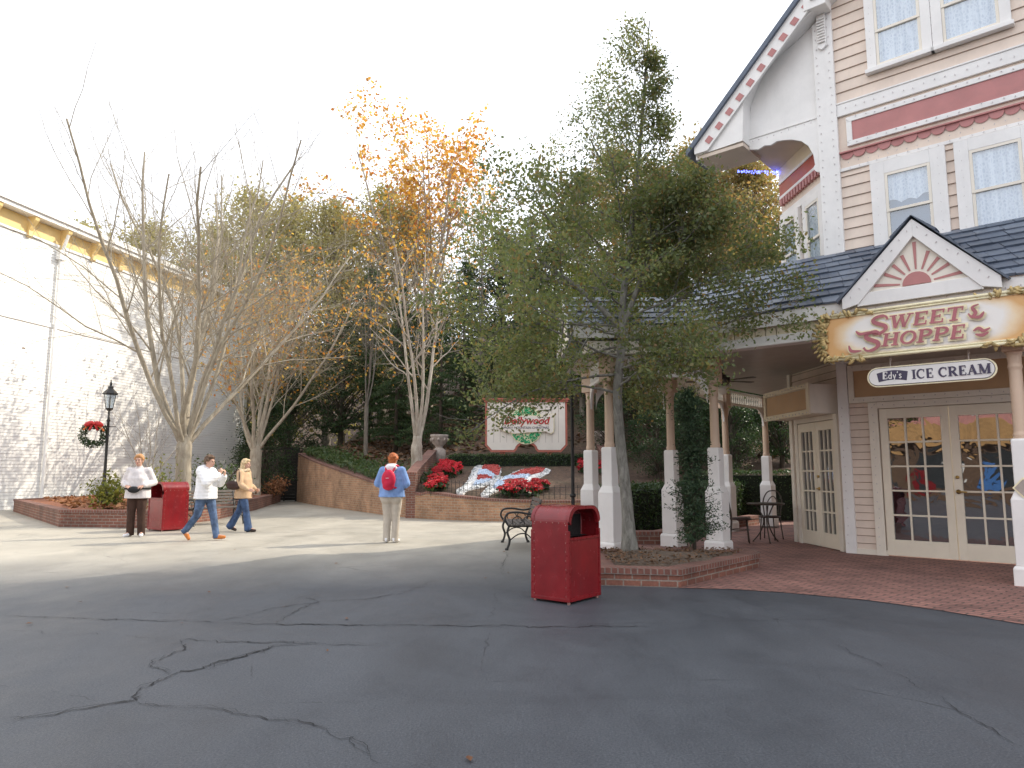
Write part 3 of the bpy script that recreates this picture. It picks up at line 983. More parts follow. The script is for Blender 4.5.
sf.add([(-2.95, -.34, 7.575), (-2.0, -.34, 7.575), (-2.0, -.01, 7.575), (-.56, -.01, 7.575), (x_s, y_s, 7.575), (-2.08, 1.42, 7.575), (-2.08, .5, 7.575), (-2.95, .5, 7.575)], [(0, 1, 2, 3, 4, 5, 6, 7)])
sf.add([(x_s, y_s, 7.57), (-2.08, y_s, 8.62), (-2.08, 10, 8.62), (x_s, 10, 7.57)], [(0, 1, 2, 3)])
sf.add([(-2.08, .5, 7.575), (-2.95, .5, 7.575), (-2.95, .5, 7.7), (-2.08, .5, 8.6)], [(0, 1, 2, 3)]); sf.add([(-2.08, .5, 7.575), (-2.08, 1.42, 7.575), (-2.08, 1.42, 8.6), (-2.08, .5, 8.6)], [(0, 1, 2, 3)])
sf.bx(-2.94, -2.0, -.33, .5, 7.50, 7.57)
sf.build('soffit', M['soffit'], shop)
ef = MB(); ef.bx(-2.97, -2.93, -.33, .5, 7.50, 7.74); ef.build('eave_fascia', M['white'], shop)
cr = MB(FM)   # corbel at the head of the corner post
cr.bx(-.74, -.36, .08, .42, 9.62, 9.92); cr.lathe([(.07, 0), (.07, .03)], (-.55, .42, 9.77), 12)
cr.prism([(-.62, 9.62), (-.47, 9.62), (-.47, 9.0), (-.55, 8.94), (-.62, 9.0)], .076, .13)
for i in range(9):
    cr.box((-.545, .15, 9.08 + i * .055), (.13, .04, .025))
cr.build('corbel', M['white'], shop, bevel=.008)
rf = MB()
for mm in (1, -1):
    P = lambda a, y, dz: ((a if mm == 1 else 2 * RIDGE_A - a), y, rk(a) + dz)
    for ea, ya, yb in ((-3.12, -.46, .52), (-2.12, .52, 10)):
        vs = [P(ea, ya, .05), P(RIDGE_A, ya, .05), P(RIDGE_A, yb, .05), P(ea, yb, .05),
              P(ea, ya, .17), P(RIDGE_A, ya, .17), P(RIDGE_A, yb, .17), P(ea, yb, .17)]
        rf.add(vs, [(0, 1, 2, 3), (7, 6, 5, 4), (0, 4, 5, 1), (3, 2, 6, 7), (0, 3, 7, 4)])
rf.build('main_roof', M['slate'], shop)

# ---- porch: slate roof of separate shingles
slate_rng = random.Random(8)


def shingle_plane(mb, e0, e1, r0, r1, rows, wid):
    """shingles from eave edge e0-e1 up to ridge edge r0-r1"""
    e0, e1, r0, r1 = V(e0), V(e1), V(r0), V(r1)
    up = ((r0 + r1) / 2 - (e0 + e1) / 2)
    nrm = (e1 - e0).cross(up).normalized()
    if nrm.z < 0: nrm = -nrm
    for k in range(rows):
        t0, t1 = k / rows, min(1, (k + 1.12) / rows)
        A0, B0 = e0.lerp(r0, t0), e1.lerp(r1, t0); A1, B1 = e0.lerp(r0, t1), e1.lerp(r1, t1)
        L = (B0 - A0).length; x = -slate_rng.random() * wid
        while x < L:
            w_ = wid * slate_rng.uniform(.7, 1.3)
            u0, u1 = max(0, x / L), min(1, (x + w_ - .008) / L)
            if u1 > u0:
                drop = (A0 - A1).normalized() * slate_rng.uniform(-.012, .012); h = slate_rng.uniform(.026, .042)
                p = [A0.lerp(B0, u0) + drop, A0.lerp(B0, u1) + drop, A1.lerp(B1, u1), A1.lerp(B1, u0)]
                q = [p[0] + nrm * h, p[1] + nrm * h, p[2] + nrm * .008, p[3] + nrm * .008]
                mb.add(p + q, [(4, 5, 6, 7), (0, 1, 5, 4), (1, 2, 6, 5), (3, 0, 4, 7)])
            x += w_
    mb.add([e0, e1, r1, r0], [(0, 1, 2, 3)])


EZ, EY = 3.74, -2.42       # eave height and distance in front of the wall
TZ = 5.17                  # where the porch roof meets the wall
def LP(x, y, z): return tuple(loc(x, y, z))
cornL = loc(3.02, 11.42)   # where the eave turns to the left
pr = MB()
shingle_plane(pr, (cornL.x, EY, EZ), (11.5, EY, EZ), (-3.3, 0, TZ), (11.5, 0, TZ), 9, .30)
pr.build('porch_roof', M['slate'], shop)
# left arm of the porch, running to the left across the view
ER, RZ_ = 12.75, 4.52
la = MB()
shingle_plane(la, LP(.93, 11.42, EZ), LP(3.05, 11.42, EZ), LP(.93, ER, RZ_), LP(5.2, ER, RZ_), 5, .30)
shingle_plane(la, LP(5.4, 14.1, EZ), LP(.93, 14.1, EZ), LP(5.2, ER, RZ_), LP(.93, ER, RZ_), 5, .30)
la.build('arm_roof', M['slate'], shop)
# side slope over the terrace on the left of the house
sr = MB()
shingle_plane(sr, (-3.95, 8.5, EZ), (-3.95, 1.2, EZ), (x_s, 8.5, TZ), (x_s, 0, TZ), 8, .30)
sr.add([(-3.3, 0, TZ), (x_s, 0, TZ), (x_s, 1.5, TZ - .02), (-3.95, 1.2, EZ)], [(0, 1, 2, 3)])
sr.build('terrace_roof', M['slate'], shop)
ra = MB()  # rake boards on the open gable of the arm
a0, a1, a2 = loc(.90, 11.40, EZ - .06), loc(.90, ER, RZ_ - .0), loc(.90, 14.12, EZ - .06)
for p, q in ((a0, a1), (a1, a2)):
    d_ = (q - p); n_ = d_.normalized()
    upv = V((0, 0, .17))
    ox = SI.to_3x3() @ V((.05, 0, 0))
    ra.add([p, q, q - upv, p - upv, p + ox, q + ox, q - upv + ox, p - upv + ox], [(0, 1, 2, 3), (7, 6, 5, 4), (0, 4, 5, 1), (3, 2, 6, 7)])
ra.build('arm_rake_board', M['white'], shop)
# triangular infill of that gable
rt = MB(); b0, b1, b2 = loc(.98, 11.45, EZ - .12), loc(.98, ER, RZ_ - .1), loc(.98, 14.05, EZ - .12)
rt.add([b0, b1, b2], [(0, 1, 2)]); rt.build('arm_gable_panel', M['cream'], shop)
# fascia, dentil course and beam along the front
fa = MB(); fa.bx(cornL.x + .02, 11.4, EY + .02, EY + .06, 3.53, 3.735); fa.build('porch_fascia', M['white'], shop)
dc = MB(); x = cornL.x + .14
dc.bx(cornL.x + .12, 11.4, EY + .16, EY + .20, 3.38, 3.56)
while x < 11.3:
    dc.bx(x, x + .15, EY + .11, EY + .16, 3.40, 3.53); x += .165
dc.build('block_course', M['yellowcream'], shop)
bm = MB(); bm.bx(cornL.x + .16, 11.4, EY + .08, EY + .30, 3.25, 3.40); bm.bx(cornL.x + .16, 11.4, EY + .06, EY + .08, 3.25, 3.28)
bm.build('porch_beam', M['white'], shop, bevel=.006)


def wbox(mb, x0, x1, y0, y1, z0, z1):
    """a box given in world axes, stored in the shop's frame"""
    T = mb.T; mb.T = SI; mb.bx(x0, x1, y0, y1, z0, z1); mb.T = T


fl = MB(); wbox(fl, 1.0, 3.0, 11.46, 11.50, 3.53, 3.735); fl.build('arm_fascia', M['white'], shop)
fl = MB(); wbox(fl, 1.0, 4.3, 14.0, 14.04, 3.53, 3.735); fl.build('arm_fascia', M['white'], shop)
bl = MB(); wbox(bl, 1.25, 3.35, 11.58, 11.78, 3.28, 3.50); wbox(bl, 1.25, 3.2, 13.42, 13.62, 3.28, 3.50); wbox(bl, 1.25, 1.45, 11.78, 13.42, 3.28, 3.50)
bl.build('arm_beam', M['cream'], shop, bevel=.006)
ce = MB()
c_ = [loc(1.05, 11.5), loc(3.03, 11.5), V((11, EY + .1, 0)), V((11, -.02, 0)), V((-.57, -.02, 0)), V((x_s - .0, y_s, 0)), V((x_s, 8.5, 0)), V((-3.85, 8.5, 0)), V((-3.85, .6, 0)), loc(1.05, 14.0)]
ce.add([(p.x, p.y, 3.275) for p in c_], [tuple(range(len(c_)))])
ce.build('porch_ceiling', M['ceil'], shop)

# ---- small gable on the porch roof with sunburst
gT = 1.16
GZ0, GZ1 = 3.70, 4.68
gy = EY - .03
dg = MB(FM); YF = -gy
for s_ in (1, -1):
    q = [(gT + s_ * .93, GZ0 - .10), (gT + s_ * .93, GZ0 + .05), (gT, GZ1 + .02), (gT, GZ1 - .22), (gT + s_ * .72, GZ0 - .10 + .05)]
    dg.prism(q if s_ < 0 else q[::-1], YF, YF + .05)
dg.bx(gT - .74, gT + .74, YF - .01, YF + .03, GZ0 - .08, GZ0 + .10)
dg.build('gablet_frame', M['white'], shop, bevel=.006)
pn = MB(FM); pn.prism([(gT - .74, GZ0 + .02), (gT + .74, GZ0 + .02), (gT, GZ1 - .15)], YF - .05, YF - .01); pn.build('gablet_panel', M['cream'], shop)
sunb = MB(FM)
sunb.prism([(gT + .17 * math.cos(t * PI / 12), GZ0 + .115 + .17 * math.sin(t * PI / 12)) for t in range(13)], YF - .008, YF + .012)
for i in range(9):
    an = PI * (i + .35) / 8.7
    e = (math.cos(an), math.sin(an))
    Lm = min((.80 - .06) / max(.001, abs(e[0]) + e[1] * .80 / .80), .60) if True else .6
    # ray clipped by the sloping sides
    Lm = .60 * .72 / (abs(e[0]) * .72 + e[1] * .74) * .98
    p0 = (gT + e[0] * .20, GZ0 + .12 + e[1] * .20); p1 = (gT + e[0] * Lm, GZ0 + .12 + e[1] * Lm)
    sunb.strip([p0, p1], [.022, .045], YF - .004 + i * .0003)
sunb.build('sunburst', M['rose'], shop)
dr = MB(FM)
shingle_plane(dr, (gT - .99, YF + .08, GZ0 + .0), (gT - .99, YF - 1.9, GZ0 + .0), (gT, YF + .08, GZ1 + .06), (gT, YF - 1.9, GZ1 + .06), 4, .28)
shingle_plane(dr, (gT + .99, YF + .08, GZ0 + .0), (gT + .99, YF - 1.9, GZ0 + .0), (gT, YF + .08, GZ1 + .06), (gT, YF - 1.9, GZ1 + .06), 4, .28)
dr.build('gablet_roof', M['slate'], shop)

# ---- columns
pcol = MB()
pcol.lathe([(.175, 0), (.175, .20), (.16, .235)], sq=True); pcol.lathe([(.145, .235), (.145, 1.02), (.10, 1.13), (.10, 1.73), (.088, 1.755)], sq=True)
pcol.lathe([(.080, 1.75), (.084, 1.80), (.074, 1.84), (.070, 2.60), (.080, 2.64), (.072, 2.68), (.078, 2.78), (.092, 2.83)], n=20, mi=1)
pcol.lathe([(.115, 2.83), (.115, 3.26)], sq=True, mi=1)
col0 = None
for (x, y) in [(1.60, 11.72), (3.40, 11.95), (2.96, 13.3), (1.47, 13.35), (4.97, 16.6), (6.47, 18.2)]:
    l = loc(x, y)
    if col0 is None:
        o = col0 = pcol.build('porch_column', [M['white'], M['coltan']], shop)
        b_ = o.modifiers.new('bevel', 'BEVEL'); b_.width = .008; b_.limit_method = 'ANGLE'
    else:
        o = col0.copy(); col.objects.link(o)
    o.location = (l.x, l.y, 0)
for l in ((2.12, -2.22), (5.9, -2.22), (9.8, -2.22)):
    o = col0.copy(); col.objects.link(o); o.location = (l[0], l[1], 0)

# ---- spindle friezes and brackets under the beams


def frieze(p, q, zt=3.27, zb=2.93, mat='cream'):
    p, q = V(p), V(q); d_ = q - p; L = d_.length; an = math.atan2(d_.y, d_.x)
    T = Matrix.Translation(p) @ Matrix.Rotation(an, 4, 'Z')
    m = MB(T)
    m.bx(.1, L - .1, -.03, .03, zb, zb + .05); m.bx(.1, L - .1, -.03, .03, zt - .05, zt)
    n = int((L - .2) / .095)
    for i in range(n):
        x_ = .1 + (i + .5) * (L - .2) / n
        m.lathe([(.014, zb + .05), (.024, zb + .10), (.014, (zb + zt) / 2), (.024, zt - .10), (.014, zt - .05)], (x_, 0, 0), 6)
    m.build('spindle_frieze', M[mat], shop)
    for s_ in (0, 1):
        b_ = MB(T); X = lambda t: (.11 + t) if s_ == 0 else (L - .11 - t)
        arcp = [(X(.42 * (1 - math.cos(t * PI / 16))), zb - .42 + .42 * math.sin(t * PI / 16)) for t in range(9)]
        b_.prism([(X(0), zb - .002), (X(0), zb - .42)] + arcp[1:] if s_ else ([(X(0), zb - .002), (X(0), zb - .42)] + arcp[1:])[::-1], -.02, .02)
        b_.build('bracket', M['white'], shop)


w2l = lambda x, y: (loc(x, y).x, loc(x, y).y, 0)
frieze(w2l(1.60, 11.72), w2l(3.40, 11.95), mat='white')
frieze(w2l(1.47, 13.35), w2l(2.96, 13.3))
frieze(w2l(2.96, 13.3), w2l(4.97, 16.6))
frieze(w2l(4.97, 16.6), w2l(6.47, 18.2))
frieze(w2l(1.60, 11.72), w2l(1.47, 13.35), mat='white')

# ---- French doors
def door_leaf(T, x0, x1, z1, hinge, label=None):
    m = MB(T); st = .115; z0 = .02; zb0 = .27; zb1 = z1 - .16
    y0, y1 = -.01, .05
    m.bx(x0, x0 + st, y0, y1, z0, z1); m.bx(x1 - st, x1, y0, y1, z0, z1)
    m.bx(x0 + st, x1 - st, y0, y1 - .001, z0, zb0); m.bx(x0 + st, x1 - st, y0, y1 - .001, zb1, z1)
    nx, nz_ = 3, 5; W = x1 - x0 - 2 * st; Hh = zb1 - zb0
    for i in range(1, nx):
        xx = x0 + st + W * i / nx; m.bx(xx - .014, xx + .014, y0 + .012, y1 - .008, zb0, zb1)
    for j in range(1, nz_):
        zz3 = zb0 + Hh * j / nz_; m.bx(x0 + st, x1 - st, y0 + .014, y1 - .010, zz3 - .014, zz3 + .014)
    d = m.build('french_door', M['doorwhite'], shop, bevel=.004)
    p = MB(T)
    p.add([(x0 + st, .014, zb0), (x1 - st, .014, zb0), (x1 - st, .014, zb1), (x0 + st, .014, zb1)], [(3, 2, 1, 0)])
    p.build('pane', M['pane_dark'], d)
    return d


def handle(T, x, z, d, sgn):
    m = MB(T)
    m.tube([(x, .05, z), (x, .06, z)], .034, 14); m.tube([(x, .06, z), (x, .10, z)], .012, 8)
    m.tube([(x, .10, z), (x + sgn * .03, .105, z), (x + sgn * .12, .10, z - .004)], [.013, .014, .010], 8)
    m.tube([(x, .05, z + .22), (x, .075, z + .22)], .026, 12)
    m.build('handle', M['brass'], d, True)


dl = door_leaf(FM, 0.0, .985, 2.38, 0)
d2 = door_leaf(FM, .995, 1.98, 2.38, 1); handle(FM, 1.05, 1.05, d2, 1)
b1 = door_leaf(BM, .30, .98, 2.26, 0)
b2 = door_leaf(BM, .99, 1.67, 2.26, 1); handle(BM, .93, 1.05, b1, -1)
dcg = MB(FM)
dcg.bx(-.165, -.02, -.02, .065, 0, 2.50); dcg.bx(2.0, 2.15, -.02, .065, 0, 2.50); dcg.bx(-.02, 2.0, -.02, .064, 2.39, 2.50)
dcg.build('door_casing', M['cream'], shop, bevel=.006)
dcb = MB(BM)
dcb.bx(.17, .29, -.02, .065, 0, 2.36); dcb.bx(1.68, 1.80, -.02, .065, 0, 2.36); dcb.bx(.29, 1.68, -.02, .064, 2.27, 2.36)
dcb.bx(1.90, 2.02, -.02, .06, 0, 3.3)
dcb.build('door_casing', M['cream'], shop, bevel=.006)
# tan panel over the doors
tp = MB(FM); tp.bx(-.38, 11, -.01, .025, 2.58, 3.06); tp.build('tan_panel', M['tan'], shop)
tf = MB(FM); tf.bx(-.46, 11, 0, .06, 2.505, 2.60); tf.bx(-.46, 11, 0, .055, 3.05, 3.15); tf.bx(-.46, -.37, 0, .055, 2.60, 3.05)
tf.build('panel_frame', M['cream'], shop, bevel=.005)
ba = MB(FM); ba.bx(-.62, -.0, 0, .05, 0, .09); ba.build('baseboard', M['cream'], shop)
# projecting box over the angled doors
ab = MB(BM)
ab.bx(.21, 2.05, .0, .50, 2.36, 2.88); ab.build('door_canopy', M['cream'], shop, bevel=.008)
ap = MB(BM); ap.bx(.29, 1.97, .50, .512, 2.44, 2.80); ap.build('canopy_panel', M['tan'], shop)
am = MB(BM)
am.bx(.19, 2.07, .502, .54, 2.34, 2.43); am.bx(.19, 2.07, .502, .54, 2.81, 2.90); am.bx(.19, .28, .502, .54, 2.43, 2.81); am.bx(1.98, 2.07, .502, .54, 2.43, 2.81)
am.build('canopy_frame', M['yellowcream'], shop, bevel=.006)
# diamond plate on the front column
dp = MB(Matrix.Translation(V((2.12, -2.22, 0)))); dp.prism([(0, 1.03), (.115, 1.16), (0, 1.29), (-.115, 1.16)], -.152, -.146)
dp.prism([(0, 1.055), (.095, 1.16), (0, 1.265), (-.095, 1.16)], -.156, -.1525, 1)
dp.build('diamond_plate', [M['goldline'], M['concrete']], shop)
# clear string bulbs pinned along the trim
bl = MB(); br_ = random.Random(3)
def bulbs(T, p, q, step, yo):
    p, q = V(p), V(q); n = int((q - p).length / step)
    bl.T = T
    for i in range(n):
        c = p.lerp(q, (i + .5) / n) + V((br_.gauss(0, .008), yo, br_.gauss(0, .012)))
        bl.box(c, (.008, .014, .022), Matrix.Rotation(br_.uniform(-.9, .9), 3, 'Y'))
for z_ in (7.08, 7.52, 7.73, 6.63, 6.72): bulbs(FM, (-.3, 0, z_), (3.2, 0, z_), .15, .06)
for x_ in (-.66, -.45): bulbs(FM, (x_, 0, 3.4), (x_, 0, 9.6), .16, .085)
for x_, z0_, z1_ in ((.2, 4.8, 6.5), (1.12, 4.8, 6.5), (1.44, 4.8, 6.5), (.24, 8.3, 9.8), (1.17, 8.3, 9.8)): bulbs(FM, (x_, 0, z0_), (x_, 0, z1_), .15, .08)
bulbs(FM, (.2, 0, 8.25), (2.2, 0, 8.25), .15, .10)
bulbs(FM, (-2, 0, 7.66), (-.75, 0, 7.66), .13, .06)
for z_ in (3.56, 3.62): bulbs(FM, (cornL.x, 0, z_), (4, 0, z_), .16, -EY - .01)
bulbs(FM, (cornL.x + .2, 0, 3.33), (4, 0, 3.33), .17, -EY - .07)
for z_ in (2.55, 2.45, 3.10): bulbs(FM, (-.45, 0, z_), (3, 0, z_), .15, .07)
for x_ in (-.58, -.1): bulbs(FM, (x_, 0, .1), (x_, 0, 2.5), .14, .068)
for z_ in (2.38, 2.86): bulbs(BM, (.2, 0, z_), (2.06, 0, z_), .13, .548)
bulbs(FM, (gT - .86, 0, GZ0 + .0), (gT, 0, GZ1 - .08), .14, YF + .055); bulbs(FM, (gT + .86, 0, GZ0 + .0), (gT, 0, GZ1 - .08), .14, YF + .055)
tag(bl.build('string_lights', M['bulb'], shop), 'strings of small clear bulbs pinned along the trim', None, None, 'stuff')
bb = MB(BM)
for i in range(60):
    bb.box((1.95 + br_.gauss(0, .02) , .03 + br_.random() * .9, 7.50 + br_.gauss(0, .02)), (.016, .016, .022))
tag(bb.build('blue_string_lights', M['blueled'], shop), 'lit blue string lights under the gable overhang', None, None, 'stuff')

# -------------------------------------------------------------- stroke letters
def ellarc(cx, cz, rx, rz, a0, a1, n=12):
    return [(cx + rx * math.cos(R(a0 + (a1 - a0) * i / n)), cz + rz * math.sin(R(a0 + (a1 - a0) * i / n))) for i in range(n + 1)]


TK, TN = .23, .10   # thick and thin strokes
def stem(x, z0=0, z1=1, w=TK): return ([(x, z0), (x, z1)], w)
def ser(x, z, w=.36, t=.08): return ([(x - w / 2, z + (t / 2 if z < .5 else -t / 2)), (x + w / 2, z + (t / 2 if z < .5 else -t / 2))], t)


GL = {
    'S': (.70, [(catmull([(.58, .74), (.50, .92), (.33, .96), (.14, .88), (.12, .70), (.32, .55), (.54, .40), (.56, .20), (.40, .05), (.20, .05), (.08, .22)], 4), [.09] * 6 + [.14] * 8 + [.19] * 14 + [.14] * 6 + [.09] * 7)]),
    'W': (1.12, [([(.14, 1), (.34, 0)], TK), ([(.34, 0), (.54, .9)], TN), ([(.54, .95), (.76, 0)], TK), ([(.76, 0), (.96, 1)], TN), ser(.14, 1, .34), ser(.56, 1, .3), ser(.96, 1, .3)]),
    'E': (.76, [stem(.20), ([(.08, .955), (.66, .955)], TN), ([(.08, .045), (.68, .045)], TN), ([(.2, .5), (.52, .5)], TN), ([(.63, .96), (.63, .74)], .08), ([(.65, .04), (.65, .28)], .08), ([(.50, .38), (.50, .62)], .07)]),
    'T': (.80, [stem(.40), ([(.06, .955), (.74, .955)], TN), ([(.09, .96), (.09, .72)], .08), ([(.71, .96), (.71, .72)], .08), ser(.4, 0)]),
    'H': (.92, [stem(.2), stem(.72), ([(.2, .5), (.72, .5)], TN), ser(.2, 0), ser(.2, 1), ser(.72, 0), ser(.72, 1)]),
    'O': (.90, [(ellarc(.45, .5, .34, .45, 90, 450, 24), [TN + .10 * abs(math.sin(PI * 2 * i / 24)) for i in range(25)])]),
    'P': (.80, [stem(.2), (ellarc(.36, .72, .30, .235, 90, -90, 12), [TN] + [TN + .09 * math.sin(PI * i / 12) for i in range(1, 12)] + [TN]), ([(.2, .955), (.36, .955)], TN), ([(.2, .485), (.36, .485)], TN), ser(.2, 0), ser(.2, 1)]),
    'I': (.46, [stem(.23), ser(.23, 0, .40), ser(.23, 1, .40)]),
    'C': (.86, [(ellarc(.46, .5, .36, .45, 45, 315, 20), [.09] + [.09 + .11 * math.sin(PI * i / 20) for i in range(1, 20)] + [.09]), ([(.71, .66), (.71, .97)], .08)]),
    'R': (.92, [stem(.2), (ellarc(.38, .73, .28, .225, 90, -90, 12), [TN] + [TN + .09 * math.sin(PI * i / 12) for i in range(1, 12)] + [TN]), ([(.2, .955), (.38, .955)], TN), ([(.2, .505), (.40, .505)], TN), ([(.40, .5), (.72, .04)], TK), ser(.2, 0), ser(.2, 1), ser(.76, 0, .28)]),
    'A': (.94, [([(.14, 0), (.46, 1)], TN), ([(.44, 1), (.74, 0)], TK), ([(.24, .33), (.64, .33)], .08), ser(.14, 0, .30), ser(.76, 0, .36)]),
    'M': (1.14, [([(.18, 0), (.18, 1)], TN), ([(.2, 1), (.56, .05)], TK), ([(.56, .05), (.90, 1)], TN), ([(.92, 0), (.92, 1)], TK), ser(.18, 0, .34), ser(.92, 0, .38), ser(.14, 1, .26), ser(.96, 1, .28)]),
    'd': (.56, [(ellarc(.26, .28, .17, .24, 0, 360, 16), .11), ([(.43, 0), (.43, .95)], .12)]),
    'y': (.54, [([(.1, .55), (.28, .04)], .12), ([(.44, .55), (.22, -.22), (.10, -.26)], .11)]),
    "'": (.24, [([(.13, .95), (.09, .72)], .10)]),
    's': (.44, [(catmull([(.36, .46), (.24, .55), (.11, .45), (.22, .30), (.36, .16), (.24, .02), (.08, .10)], 4), .11)]),
    ' ': (.40, []),
}


def letters(mb, text, x, z, h, y, sx=1.0, slant=0.0, extra=0.0, dy=.0004, first=None):
    """writes text along +x from (x, z); returns the end x. extra widens every stroke (outline)"""
    k = 0
    for i, ch in enumerate(text):
        adv, strokes = GL[ch]
        hh, z_ = h, z
        if first and i == 0: hh, z_ = h * first[0], z + first[1] * h
        for pts, w_ in strokes:
            if extra and len(pts) == 2:     # lengthen the ends too
                (ax, az), (bx_, bz) = pts; L = math.hypot(bx_ - ax, bz - az) or 1; e = extra / hh / 2
                pts = [(ax - (bx_ - ax) / L * e, az - (bz - az) / L * e), (bx_ + (bx_ - ax) / L * e, bz + (bz - az) / L * e)]
            q = [(x + (px_ * sx + slant * pz) * hh, z_ + pz * hh) for px_, pz in pts]
            ww = [c * hh + extra for c in w_] if isinstance(w_, list) else w_ * hh + extra
            if isinstance(ww, list) and len(ww) != len(q): ww = [ww[min(int(j * len(ww) / len(q)), len(ww) - 1)] for j in range(len(q))]
            mb.strip(q, ww, y + k * dy); k += 1
        x += adv * sx * hh
    return x


def width(text, h, sx, first=None):
    return sum(GL[c][0] * sx * (h * first[0] if first and i == 0 else h) for i, c in enumerate(text))


# ---- big carved shop sign
sgn = thing('shop_sign', 'carved gilt-edged sign reading SWEET SHOPPE hung along the porch beam', 'shop sign', SM @ V((1.20, EY - .02, 3.22)), SA)
SW, SH = 1.22, .315      # half width, half height
Y0 = .03                 # outward offsets are positive in FM
b_ = MB(FM); pl = []
ch = .12
pl = [(-SW + ch, -SH), (SW - ch, -SH), (SW, -SH + ch), (SW, SH - ch), (SW - ch, SH), (-SW + ch, SH), (-SW, SH - ch), (-SW, -SH + ch)]
b_.prism(pl, 0, .05); b_.build('sign_panel', M['sweetpanel'], sgn)
fm_ = MB(FM)
for k, (off, r) in enumerate(((0, .022), (.035, .014))):
    fm_.tube([(-SW + .1, .055, SH - off), (SW - .1, .055, SH - off)], r, 8); fm_.tube([(-SW + .1, .055, -SH + off), (SW - .1, .055, -SH + off)], r, 8)
fm_.build('rope_moulding', M['goldline'], sgn, True)
og = random.Random(12)
for s_ in (-1, 1):
    orn = MB(FM)
    for i in range(85):
        t = og.random(); side = og.choice((0, 1, 2))
        if side == 0: c = (s_ * (SW + .02 + og.gauss(0, .025)), og.uniform(.03, .085), og.uniform(-SH, SH))
        else: c = (s_ * (SW - og.random() ** 1.6 * .62), og.uniform(.04, .08), (SH if side == 1 else -SH) * og.gauss(1.0, .05))
        an = og.uniform(0, PI)
        L_ = og.uniform(.035, .075)
        orn.ell(c, (L_, .022, L_ * .36), 7, 5, Matrix.Rotation(an, 3, 'Y') @ Matrix.Rotation(og.gauss(0, .4), 3, 'X'))
    for i in range(11):   # leaf fans at the ends
        an = R(-75 + i * 15); c0_ = V((s_ * (SW - .03), .06, -.02))
        for k in range(3):
            rr = .07 + .055 * k
            orn.ell(c0_ + V((s_ * math.cos(an) * rr, .012 * (2 - k), math.sin(an) * rr * 1.7)), (.05, .018, .020), 7, 5, Matrix.Rotation(-an if s_ > 0 else an + PI, 3, 'Y'))
    orn.build('carved_ornament', M['gold'], sgn, True)
def sweet(mb, y, extra, which):
    letters(mb, 'SWEET', -.66, .035, .17, y, 1.46, .22, extra, first=(1.5, -.36)) if which else None
    letters(mb, 'SHOPPE', -.76, -.20, .17, y + .016, 1.36, .22, extra, first=(1.6, -.28)) if not which else None
    for pts in (([(.52, .10), (.56, .05), (.60, .10), (.57, .17), (.64, .20)], [(.56, .05), (.64, .04), (.69, .10)], [(-.80, .05), (-.74, .0), (-.60, .02)]) if which else
                ([(.56, -.13), (.62, -.10), (.67, -.14), (.74, -.11)], [(.58, -.17), (.65, -.19), (.72, -.16)], [(-.90, -.14), (-.87, -.22), (-.74, -.23)])):
        c_ = catmull(pts, 5); n = len(c_)
        mb.strip(c_, [.008 + extra + .03 * math.sin(PI * i / (n - 1)) for i in range(n)], y + .026 + pts[0][1] * .003)
for wh in (True, False):
    o_ = MB(FM); sweet(o_, .053, .046, wh); o_.build('letter_outline', M['goldline'], sgn)
    o_ = MB(FM); sweet(o_, .080, .004, wh); o_.build('lettering', M['maroon'], sgn)

# ---- oval ice cream sign hanging below
icm = thing('ice_cream_sign', 'oval white sign with yellow rim reading Edy\'s ICE CREAM hanging under the big sign', 'ice cream sign', SM @ V((1.215, EY + .05, 2.625)), SA)
def stadium(w_, h_, n=12): return [(w_ - h_ + h_ * math.cos(R(-90 + 180 * i / n)), h_ * math.sin(R(-90 + 180 * i / n))) for i in range(n + 1)] + [(-w_ + h_ + h_ * math.cos(R(90 + 180 * i / n)), h_ * math.sin(R(90 + 180 * i / n))) for i in range(n + 1)]
b_ = MB(FM); b_.prism(stadium(.745, .135), 0, .03); b_.build('rim', M['goldline'], icm)
b_ = MB(FM); b_.prism(stadium(.725, .118), .031, .036, 1); b_.prism(stadium(.718, .111), .037, .041, 0); b_.build('sign_face', [M['signwhite'], M['navy']], icm)
b_ = MB(FM)
x_ = letters(b_, 'ICE CREAM', -.20, -.062, .125, .043, 1.0, 0)
b_.build('lettering', M['navy'], icm)
b_ = MB(FM); nb = 14   # curved brand badge
b_.add([(-.60 + .34 * i / nb, .043, -.07 + .022 * math.sin(PI * i / nb)) for i in range(nb + 1)] + [(-.62 + .38 * i / nb, .043, .05 + .03 * math.sin(PI * i / nb)) for i in range(nb + 1)],
       [(i, i + 1, nb + 2 + i, nb + 1 + i) for i in range(nb)])
b_.build('badge', M['navy'], icm)
b_ = MB(FM); letters(b_, "Edy's", -.555, -.035, .10, .046, .95, .05); b_.build('badge_lettering', M['signwhite'], icm)
b_ = MB(FM)
for sx_ in (-.45, .45): b_.tube([(sx_, .015, .13), (sx_, .015, .30)], .008, 6); b_.tube([(sx_, .015, .20), (sx_ + .012, .015, .225), (sx_, .015, .25)], .012, 6)
b_.build('hook', M['concrete'], icm)

